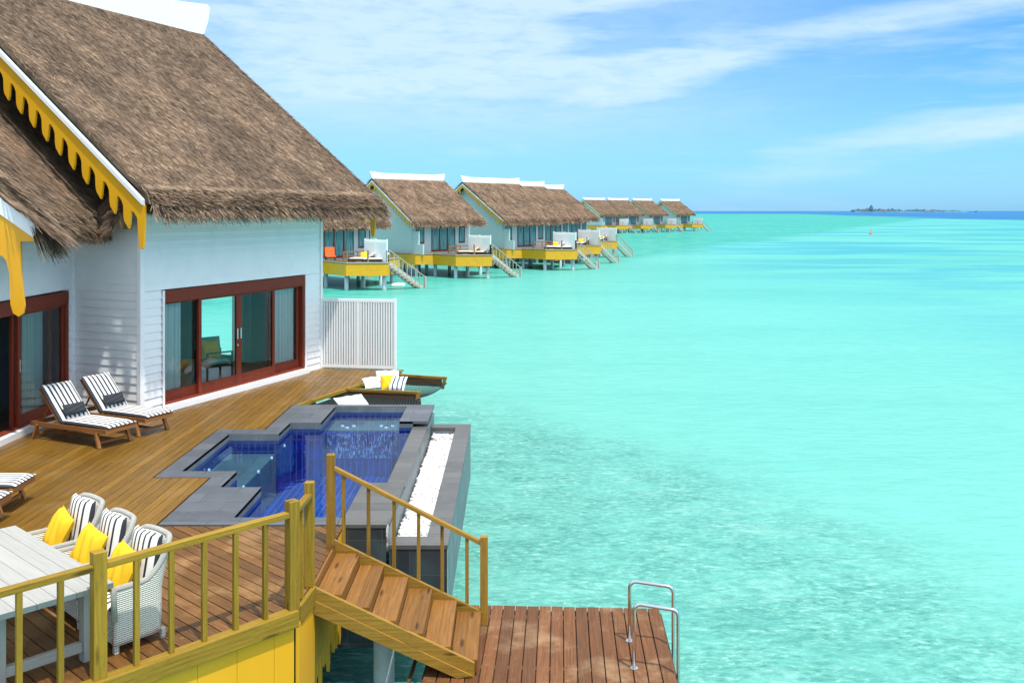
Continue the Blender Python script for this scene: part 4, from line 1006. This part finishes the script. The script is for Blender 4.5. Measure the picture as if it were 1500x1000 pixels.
def make_chair():
    r = thing('wicker_chair', '', 'chair', group='white wicker dining chairs')
    # plan path: local +y = back, -y = front
    n = 48; path = []
    for i in range(n+1):
        t_ = -1 + 2*i/n; a = t_*math.pi/2*1.0
        if abs(t_) > .55:
            s_ = (abs(t_)-.55)/.45; x = math.copysign(.29, t_); y = .06 - s_*.34
        else:
            an = t_/.55*math.pi/2; x = .29*math.copysign(abs(math.sin(an))**.75, an); y = .06 + .20*abs(math.cos(an))**.75
        path.append((x, y, t_))
    rows = 12; P = []; F = []; U = []; acc = 0; us = []
    for i, (x, y, t_) in enumerate(path):
        if i: acc += math.dist(path[i-1][:2], (x, y))
        us.append(acc)
    def H(t_):
        a = abs(t_); s_ = min(1, max(0, (.66-a)/.42)); s_ = s_*s_*(3-2*s_)
        return .62 + .32*s_
    for i, (x, y, t_) in enumerate(path):
        h_ = H(t_)
        for j in range(rows+1):
            f = j/rows; z = .09 + (h_-.09)*f
            k = 1 + .06*f*f; ly = y + (.10*max(0, (z-.5))/.5 if y > .0 else 0)
            P.append((x*k*(.96+.04*f), ly*(.93+.07*f) if y > 0 else y, z))
    m_r = rows+1
    for i in range(n):
        for j in range(rows):
            F.append((i*m_r+j, (i+1)*m_r+j, (i+1)*m_r+j+1, i*m_r+j+1))
            U.append([(us[i], P[i*m_r+j][2]), (us[i+1], P[(i+1)*m_r+j][2]), (us[i+1], P[(i+1)*m_r+j+1][2]), (us[i], P[i*m_r+j+1][2])])
    mb = MB(); mb.add(P, F, U); o = mb.build('shell', 'wicker', r, smooth=True)
    md = o.modifiers.new('solid', 'SOLIDIFY'); md.thickness = .045; md.offset = 0
    rim = [Vector(P[i*m_r+rows]) for i in range(n+1)]
    mb = MB(); mb.tube([rim[0] - Vector((0, -.0, .3))] + [rim[0] - Vector((0, .012, .05))] + rim + [rim[-1] - Vector((0, .012, .05)), rim[-1] - Vector((0, 0, .3))], .028, 10)
    # tube uv
    mb.uv = [(a*3, b*3) for a, b in mb.uv]; mb.build('rim', 'wicker', r, smooth=True)
    mb = MB(); mb.bx((-.27, -.27, .09), (.27, .2, .36)); b_ = mb.build('seat_base', 'wicker', r, .01)
    for x in (-.25, .25):
        for y in (-.24, .22): mb = MB(); mb.bx((x-.022, y-.022, 0), (x+.022, y+.022, .1)); mb.build('leg', 'wicker', r, .005)
    mb = MB(); cushion(mb, Matrix.Translation((0, -.06, .415)) @ Matrix.Rotation(R(90), 4, 'Z'), .5, .5, .11); mb.build('seat_cushion', 'stripe_chair', r, smooth=True)
    mb = MB(); cushion(mb, Matrix.Translation((0, .135, .715)) @ Matrix.Rotation(R(90), 4, 'Z') @ Matrix.Rotation(R(-80), 4, 'Y'), .56, .50, .11, bend=lambda v: Vector((v.x, v.y, v.z - .25*v.y*v.y*3))); mb.build('back_cushion', 'stripe_chair', r, smooth=True)
    return r
ch = make_chair()
C3 = Vector((-3.70, 9.20, 0)); step = Vector((-.555, .535, 0))
CH = ['wicker chair nearest the olive railing, its woven side panel fully in view', 'middle wicker chair of the three along the table', 'wicker chair farthest from the railing, beyond the other two at the table']
yl = thing('throw_pillow', '', 'pillow', group='yellow pillows on the dining chairs')
mb = MB(); pillow_mb(mb, Matrix.Translation((-.03, -.05, .665)) @ Matrix.Rotation(R(64), 4, 'X') @ Matrix.Rotation(R(-8), 4, 'Z'), .43, .43, .15, 14); mb.build('pillow_cover', 'yellow_fabric', yl, smooth=True)
YL = ['yellow pillow on the wicker chair nearest the olive railing', 'yellow pillow on the middle wicker chair', 'yellow pillow on the wicker chair farthest from the railing']
for k in range(3):
    p = C3 + step*k; rz = -R(43) + R((2, -1, 1)[k])
    if k == 0:
        ch.location = p; ch.rotation_euler = (0, 0, rz); ch['label'] = CH[0]; yl.location = p; yl.rotation_euler = (0, 0, rz); yl['label'] = YL[0]
    else: dup(ch, p, rz, CH[k]); dup(yl, p, rz + R((0, 5, -6)[k]), YL[k])

# ------------------------------------------------------------------ overwater net lounge
def pxy(px, py, h=4.1): 
    Yp = 1400*h/(py-308); return Vector(((px-750)/1400*Yp, Yp, 4.1-h))
hm = thing('net_hammock', 'black overwater net slung between two timber arms off the deck corner', 'net hammock', (-2.6, 22.6, -.1))
b1a, b1b = Vector((-3.85, 22.1, -.03)), Vector((-2.08, 21.72, -.03))
b2a, b2b = Vector((-3.05, 24.15, -.03)), Vector((-1.62, 23.62, -.03))
for a, b in ((b1a, b1b), (b2a, b2b)):
    mb = MB(); mb.beam(a + Vector((0, 0, -.0)), b, .09, .06); mb.build('arm', 'rail_gold', hm, .004)
    mb = MB(); mb.beam(a + Vector((0, 0, -.14)), b + Vector((-.12, .02, -.12)), .05, .19); mb.build('side_board', 'dark_timber', hm, .004)
    mb = MB(); mb.beam(b + Vector((-.03, 0, .03)), b + Vector((-.10, 0, -.26)), .10, .08); mb.build('arm_end', 'rail_gold', hm, .004)
def net(name, cs, sag, parent, n=22, r=.006):
    mb = MB(); c0, c1, c2, c4 = cs
    def Pt(u, v):
        p = (c0*(1-u)+c1*u)*(1-v) + (c4*(1-u)+c2*u)*v; p = p.copy(); p.z -= sag*4*u*(1-u)*.6 + sag*4*v*(1-v)*.5; return p
    for k in range(n+1):
        mb.tube([Pt(k/n, v/8) for v in range(9)], r if 0 < k < n else .014, 4); mb.tube([Pt(u/8, k/n) for u in range(9)], r if 0 < k < n else .014, 4)
    return mb.build(name, 'net_black', parent)
net('net', (b1a+Vector((-.1, .1, -.05)), b1b+Vector((0, 0, -.1)), b2b+Vector((0, 0, -.12)), b2a+Vector((-.2, -.2, -.05))), .12, hm)
hm2 = thing('net_hammock', 'shaded black net between the first timber arm and the pool end', 'net hammock', (-3.2, 20.9, -.1))
net('net', (Vector((-4.45, 20.3, -.06)), Vector((-1.9, 20.3, -.25)), b1b+Vector((0, -.05, -.12)), b1a+Vector((-.02, -.05, -.06))), .10, hm2, 30, .010)
mb = MB(); mb.beam((-4.56, 20.25, -.035), (-2.86, 24.6, -.035), .07, .07); mb.build('edge_beam', 'rail_wood', hm2)
def pil(pos, rz, tilt, w_, h_, mat, lab, th_=.15, tax='X'):
    mb = MB(); pillow_mb(mb, Matrix.Translation(pos) @ Matrix.Rotation(rz, 4, 'Z') @ Matrix.Rotation(tilt, 4, tax), w_, h_, th_)
    return tag(mb.build('throw_pillow', mat, smooth=True), lab, 'pillow', 'pillows on the overwater net')
pil((-3.22, 22.5, .06), R(20), R(18), .55, .50, 'white_fabric', 'off-white pillow lying flat at the left end of the overwater net')
pil((-2.98, 22.9, .10), R(10), R(35), .55, .50, 'white_fabric', 'off-white pillow leaning behind the yellow one on the net')
pil((-2.86, 22.35, .10), R(15), R(40), .42, .42, 'yellow_fabric', 'yellow pillow on the overwater net in front of white pillows')
pil((-2.66, 22.22, .09), R(-15), R(48), .40, .40, 'stripe_blue', 'pillow with blue and white stripes on the overwater net')
pil((-3.42, 20.75, -.12), R(42), R(30), .72, .66, 'blue_fabric', 'large pale blue cushion on the net beside the pool end', .16)

# ------------------------------------------------------------------ far villas (local x = outward, y = along the ridge)
def make_villa():
    r = thing('overwater_villa', '', 'villa', group='thatched villas along the jetty')
    H_ = 3.1
    mb = MB(); mb.bx((-10.5, .0, -.05), (0, 7.2, H_)); mb.bx((-9.0, 7.2, -.05), (-1.6, 9.0, H_-.1))
    for yy in (.0,): mb.prism([(.0, H_), (-5.4, 6.9), (-10.5, H_)], .15, ((0, yy, 0), (1, 0, 0), (0, 0, 1), (0, 1, 0)))
    mb.prism([(.0, H_), (-5.4, 6.9), (-10.5, H_)], .15, ((0, 8.0, 0), (1, 0, 0), (0, 0, 1), (0, 1, 0)))
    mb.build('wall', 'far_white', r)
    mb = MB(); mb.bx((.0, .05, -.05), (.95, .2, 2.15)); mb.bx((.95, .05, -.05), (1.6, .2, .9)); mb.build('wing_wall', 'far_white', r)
    mb = MB(); roof_slopes(mb, -.7, 8.7, .75, 3.35, -5.4, 7.35, .25, 5500, .5, .05, 3000, .35, .35, .2, jit=.25); mb.build('thatch_roof', 'thatch_far', r)
    for xe in (.8, -11.6):
        mb = MB(); barge(mb, -.74, -5.4, xe, 7.35, .65, .14, 99, 0, .1, top_off=.22, fine=False); mb.build('rake_trim', 'trim_white', r)
        mb = MB(); barge(mb, -.70, -5.4, xe, 7.35, .65, .30, .42, .32, .05, top_off=.36, fine=False); mb.build('barge_board', 'far_yellow', r)
    mb = MB(); barge(mb, 8.6, -5.4, .8, 7.35, .65, .30, .42, .32, .05, top_off=.36, fine=False)
    mb.build('barge_board', 'far_yellow', r)
    mb = MB(); mb.prism(ridge_poly(9.1, .78, .42), .14, ((-5.47, -.6, 7.25), (0, 1, 0), (0, 0, 1), (1, 0, 0))); mb.build('ridge_board', 'ridge_white', r)
    def opening(name, y0, y1, z0, z1, n, x=0.0):
        f = MB(); f.bx((x, y0, z1-.12), (x+.08, y1, z1)); f.bx((x, y0, z0), (x+.08, y1, z0+.14)); 
        for k in range(n+1):
            y = y0 + (y1-y0)*k/n; f.bx((x, max(y0, y-.06), z0+.14), (x+.07, min(y1, y+.06), z1-.12))
        o = f.build(name, 'door_wood', r)
        gq = MB(); gq.add([(x+.03, y0, z0), (x+.03, y1, z0), (x+.03, y1, z1), (x+.03, y0, z1)], [(0, 1, 2, 3)]); gq.build('pane', 'far_pane', o)
    opening('sliding_door', 2.45, 5.5, .15, 2.55, 3); opening('window', .5, 1.5, .95, 2.55, 1); opening('window', 6.05, 6.8, .9, 2.55, 1); opening('window', 7.5, 8.5, .9, 2.5, 1, -1.6)
    # curtains drawn behind panes are the pane colour itself
    dk = [(-10.6, -.35), (.95, -.35), (1.9, 1.1), (5.6, .65), (7.85, 3.1), (4.4, 3.5), (2.2, 8.8), (-10.6, 9.2)]
    mb = MB(); mb.prism(dk, .1, ((0, 0, -.1), (1, 0, 0), (0, 1, 0), (0, 0, 1))); mb.build('deck', 'far_wood', r)
    mb = MB(); n = len(dk)
    for i in range(n-1):
        p, q = Vector((*dk[i], 0)), Vector((*dk[i+1], 0)); ee = (q-p).normalized(); out = Vector((ee.y, -ee.x, 0))
        if (p-Vector((0, 3, 0))).dot(out) < 0: out = -out
        L = (q-p).length
        pts = [(0, -.06), (L, -.06), (L, -1.0)]; x = L
        if i in (0, 5, 6):
            while x > .5: pts += [(x-.1, -1.0), (x-.13, -1.35), (x-.25, -1.35), (x-.28, -1.0)]; x -= .4
        pts += [(0, -1.0)]
        mb.prism(pts, .06, (p - out*.03, ee, (0, 0, 1), out))
    mb.build('skirt', 'far_yellow', r)
    mb = MB()
    for i in range(1, n-2):
        p, q = dk[i], dk[i+1]; mb.beam((p[0], p[1], .03), (q[0], q[1], .03), .16, .08)
    mb.build('edge_beam', 'grey_timber', r)
    for x, y in ((.6, .1), (1.7, 1.5), (5.2, 1.0), (7.3, 3.1), (4.3, 3.3), (3.2, 6), (1.8, 8.3), (-.8, 2.5), (-.8, 5.5), (-3, .2), (-5, 3), (-3, 8.3), (-6, .2), (-8.5, 1), (-8, 7.5)):
        mb = MB(); mb.tube([(x, y, -4.5), (x, y, -.2)], .17, 10); mb.build('pile', 'pile_far', r, smooth=True)
    # privacy screen
    mb = MB(); a, b = Vector((4.4, 3.42, 0)), Vector((7.75, 3.0, 0)); mb.beam(a+Vector((0, 0, .95)), b+Vector((0, 0, .95)), .05, 1.75)
    for f in (0, .5, 1): p = a.lerp(b, f); mb.box((p.x, p.y, .95), (.1, .1, 1.85))
    for k in range(24): p = a.lerp(b, (k+.5)/24); mb.box((p.x, p.y-.04, .95), (.07, .03, 1.65))
    mb.build('privacy_screen', 'white_paint', r)
    # stairs running down along +y from the outer corner
    s0 = Vector((7.0, 3.15, 0)); s1 = Vector((7.0, 6.7, -2.2))
    mb = MB(); mb.beam(s0, s1, .06, .28); mb.beam(s0+Vector((.85, 0, 0)), s1+Vector((.85, 0, 0)), .06, .28)
    for k in range(10): p = s0.lerp(s1, (k+.5)/10); mb.bx((p.x+.0, p.y-.13, p.z+.03), (p.x+.85, p.y+.13, p.z+.07))
    so_ = mb.build('staircase', 'grey_timber', r)
    mb = MB(); q0 = s0+Vector((.9, 0, 1.0)); q1 = s1+Vector((.9, 0.1, .95)); mb.beam(q0, q1, .08, .07)
    for k in range(9): p = s0.lerp(s1, k/8)+Vector((.9, 0, 0)); mb.bx((p.x-.025, p.y-.025, p.z), (p.x+.025, p.y+.025, p.z+.97))
    mb.beam(s1+Vector((.9, .15, -.2)), s1+Vector((.9, .15, 1.0)), .12, .12); mb.build('handrail', 'grey_timber', so_)
    # deck posts and low back rail
    for x, y in ((5.5, .8), (6.7, 1.95), (7.75, 3.0)): mb = MB(); mb.box((x, y, .5), (.1, .1, 1.0)); mb.build('deck_post', 'far_wood', r)
    mb = MB(); mb.bx((1.6, 3.2, .62), (1.72, 6.3, .74)); mb.bx((1.6, 3.2, .0), (1.72, 3.32, .62)); mb.bx((1.6, 6.18, .0), (1.72, 6.3, .62)); mb.bx((1.62, 4.7, .0), (1.7, 4.8, .62)); mb.bx((1.6, 3.33, .28), (1.70, 4.69, .36)); mb.bx((1.6, 4.81, .28), (1.70, 6.17, .36)); mb.build('deck_rail', 'far_wood', r)
    # net off the deck
    mb = MB(); mb.bx((2.3, 1.35, -.02), (4.9, 2.2, .045)); mb.build('net', 'net_black', r)
    return r
m_, t_ = newmat('far_pane')
nzp = t_.noise(t_.map(objc(t_), (1, 7, .3)), 2.0, 3, .5)
finish(t_, Base__Color=t_.ramp(nzp, [(.35, (.03, .12, .13)), (.5, (.10, .27, .29)), (.62, (.20, .42, .44))]), Roughness=.08)
fv = make_villa()
db = thing('daybed', '', 'daybed', group='daybeds on the far villa decks')
mb = MB(); mb.bx((-.5, -1.0, .10), (.5, 1.0, .24)); mb.bx((-.55, -1.05, .0), (-.45, -.95, .5)); mb.bx((.45, -1.05, .0), (.55, -.95, .5)); mb.bx((-.55, .95, .0), (-.45, 1.05, .3)); mb.bx((.45, .95, .0), (.55, 1.05, .3)); mb.build('frame', 'dark_timber', db)
mb = MB(); cushion(mb, Matrix.Translation((0, .25, .31)) @ Matrix.Rotation(R(90), 4, 'Z'), 1.45, .9, .14); mb.build('mattress', 'white_fabric', db, smooth=True)
mb = MB(); cushion(mb, Matrix.Translation((0, -.72, .52)) @ Matrix.Rotation(R(90), 4, 'Z') @ Matrix.Rotation(R(38), 4, 'Y'), .75, .9, .12); mb.build('back_cushion', 'white_fabric', db, smooth=True)
fp = thing('throw_pillow', '', 'pillow', group='pillows on the far villa decks')
mb = MB(); pillow_mb(mb, Matrix.Translation((0, 0, 0)) @ Matrix.Rotation(R(60), 4, 'X'), .6, .6, .2, 8); mb.build('pillow_cover', 'yellow_fabric', fp, smooth=True)
def OV(ridge, th):   # villa origin from its ridge near-end
    u = Vector((math.sin(th), math.cos(th), 0)); v = Vector((math.cos(th), -math.sin(th), 0)); return Vector((*ridge, 0)) + u*.6 + v*5.4
VB = Vector((-9.6, 91.6, 0)); t45 = R(45)
far = [(VB + Vector((-7.9, -13.2, 0)), R(44), 'villa right beyond the white slatted screen, mostly hidden by the near thatched roof'),
       (VB, t45, 'second villa beyond the near roof, its whole ridge standing clear with beige daybed cushions'),
       (VB + Vector((8.55, 12, 0)), R(42), 'third villa beyond the near roof, first of three with ridges running together'),
       (VB + Vector((12.1, 24, 0)), R(41), 'middle villa of the three with ridges running together'),
       (VB + Vector((15.7, 39.4, 0)), R(40), 'last villa of the three with ridges running together'),
       (Vector((24.8, 270, 0)), R(45), 'small distant villa, leftmost of the far row of four'),
       (Vector((32.5, 277, 0)), R(45), 'small distant villa, second from the left in the far row of four'),
       (Vector((41.1, 287, 0)), R(45), 'small distant villa, third from the left in the far row of four'),
       (Vector((51.4, 299, 0)), R(47), 'small distant villa farthest out, at the right end of the row'),
       ]
DBL = ['white daybed on the deck of the villa right beyond the slatted screen', 'beige daybed on the deck of the second villa beyond the near roof', 'white daybed on the third villa deck, left of its screen', 'white daybed on the deck of the middle villa of three', 'white daybed on the deck of the last villa of three']
FPL = ['yellow pillow on the daybed nearest beyond the slatted screen', None, 'yellow pillow on the third villa daybed', 'yellow pillow on the daybed of the middle villa of three', 'yellow pillow on the daybed of the last villa of three']
firstp = True
for i, (p, th, lab) in enumerate(far):
    if i == 0: fv.location = p; fv.rotation_euler = (0, 0, -th); fv['label'] = lab
    else: dup(fv, p, -th, lab)
    u = Vector((math.sin(th), math.cos(th), 0)); v = Vector((math.cos(th), -math.sin(th), 0))
    if i < 5:
        dp = p + v*5.3 + u*2.5
        if i == 0: db.location = dp; db.rotation_euler = (0, 0, -th+R(120)); db['label'] = DBL[0]; d_ = db
        else: d_ = dup(db, dp, -th+R((120, 140, 110, 125, 130)[i]), DBL[i])
        if i == 1:
            for c in d_.children:
                if c.name.startswith(('mattress', 'back_cushion')):
                    c.data = c.data.copy(); c.data.materials[0] = MATS['beige_fabric']
        if FPL[i]:
            if firstp: fp.location = dp + Vector((.1, .1, .55)); fp['label'] = FPL[i]; firstp = False
            else: dup(fp, dp + Vector((.1, .1, .55)), 0, FPL[i])
DB2 = ['second white daybed nearer the stairs on the villa beyond the slatted screen', 'second beige daybed nearer the stairs on the second villa deck', 'second daybed nearer the stairs on the third villa deck']
for i in range(3):
    p, th, _l = far[i]; u = Vector((math.sin(th), math.cos(th), 0)); v = Vector((math.cos(th), -math.sin(th), 0))
    d_ = dup(db, p + v*6.5 + u*2.9, -th+R((150, 120, 140)[i]), DB2[i])
    if i == 1:
        for c in d_.children:
            if c.name.startswith(('mattress', 'back_cushion')): c.data = c.data.copy(); c.data.materials[0] = MATS['beige_fabric']
# orange lounge chair on the nearest far deck
oc = thing('lounge_chair', 'bright orange lounge chair on the far deck beside the near wall corner', 'chair', (-14.9, 78.5, 0), R(20))
OM = Matrix.Translation((-14.9, 78.5, 0)) @ Matrix.Rotation(R(20), 4, 'Z')
mb = MB(OM); mb.bx((-.4, -.4, .3), (.4, .4, .42)); mb.build('seat', 'orange_fabric', oc, .03)
mb = MB(OM); mb.beam((0, .35, .35), (0, .6, 1.1), .8, .1); mb.build('backrest', 'orange_fabric', oc, .03)
for x in (-.35, .35):
    for y in (-.35, .35): mb = MB(OM); mb.bx((x-.03, y-.03, 0), (x+.03, y+.03, .3)); mb.build('leg', 'dark_timber', oc)
# white float beside the stairs, buoy
mb = MB(); cushion(mb, Matrix.Translation((-9.45, 79.6, -2.08)), 1.1, .7, .35); tag(mb.build('float', 'ridge_white', smooth=True), 'small white float on the water at the foot of far stairs', 'float')
by = thing('buoy', 'tiny red and white buoy alone on the open lagoon at right', 'buoy', (96.5, 257, WATER))
mb = MB(); mb.tube([(96.5, 257, WATER-.3), (96.5, 257, WATER+.15), (96.5, 257, WATER+.5)], [.35, .42, .2], 12); mb.build('float_body', 'red_paint', by, smooth=True)
mb = MB(); mb.tube([(96.5, 257, WATER+.5), (96.5, 257, WATER+1.3)], .07, 8); mb.build('mast', 'red_paint', by)

# ------------------------------------------------------------------ far island
IY = 5200
mb = MB(); ri = random.Random(5)
xs = [(500 + 165*k/60)/1400*IY for k in range(61)]
P = []; F = []
for x in xs:
    P += [(x, IY-25, WATER-.5), (x, IY, WATER+1.3), (x, IY+60, WATER-.5)]
for k in range(60): a = 3*k; F += [(a, a+3, a+4, a+1), (a+1, a+4, a+5, a+2)]
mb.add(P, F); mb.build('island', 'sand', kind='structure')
mb = MB()
def blob(mb, c, r, rz):
    n, m = 7, 4; P = []; F = []
    for j in range(m+1):
        ph = math.pi/2*j/m
        for i in range(n):
            an = 2*math.pi*i/n; k = ri.uniform(.8, 1.2); P.append((c[0]+r*math.cos(an)*math.cos(ph)*k, c[1]+r*math.sin(an)*math.cos(ph)*k, c[2]+rz*math.sin(ph)*k))
    for j in range(m):
        for i in range(n): F.append((j*n+i, j*n+(i+1) % n, (j+1)*n+(i+1) % n, (j+1)*n+i))
    mb.add(P, F)
for k in range(520):
    f = ri.random(); px = 502 + 161*f
    dens = 1.0 if (px < 560 or 585 < px < 660) else .35
    if ri.random() > dens: continue
    x = px/1400*IY; hh = (9 + 7*mnoise.noise(Vector((px*.11, 3, 0)))) * (1 - .55*max(0, (px-600)/65))
    if px < 560 and ri.random() < .3: hh += 4
    blob(mb, (x, IY+ri.uniform(5, 45), WATER+2), ri.uniform(8, 16), max(4, hh*ri.uniform(.8, 1.2)))
blob(mb, (1768+ 37/1400*IY*1.0+50, IY, WATER+2), 12, 34)
blob(mb, (680/1400*IY, IY, WATER), 8, 7)
tag(mb.build('island_trees', 'hazy_green', kind='stuff'), 'dark green strip of palms on the distant island', 'trees')
for k, (px, lab) in enumerate(((517, 'low white building at the left end of the distant island'), (543, 'low white building near the tall trees of the distant island'), (610, 'low white building right of centre on the distant island'))):
    x = px/1400*IY; b_ = thing('beach_building', lab, 'building', (x, IY-14, WATER+1), group='buildings on the island')
    mb = MB(); mb.bx((x-22, IY-20, WATER+.5), (x+22, IY-10, WATER+5)); mb.build('wall', 'far_white', b_)
    mb = MB(); mb.prism([(x-25, WATER+5), (x+25, WATER+5), (x+18, WATER+8), (x-18, WATER+8)], 14, ((0, IY-22, 0), (1, 0, 0), (0, 0, 1), (0, 1, 0))); mb.build('roof', 'thatch_far', b_)

S.cycles.max_bounces = 10; S.cycles.transparent_max_bounces = 12
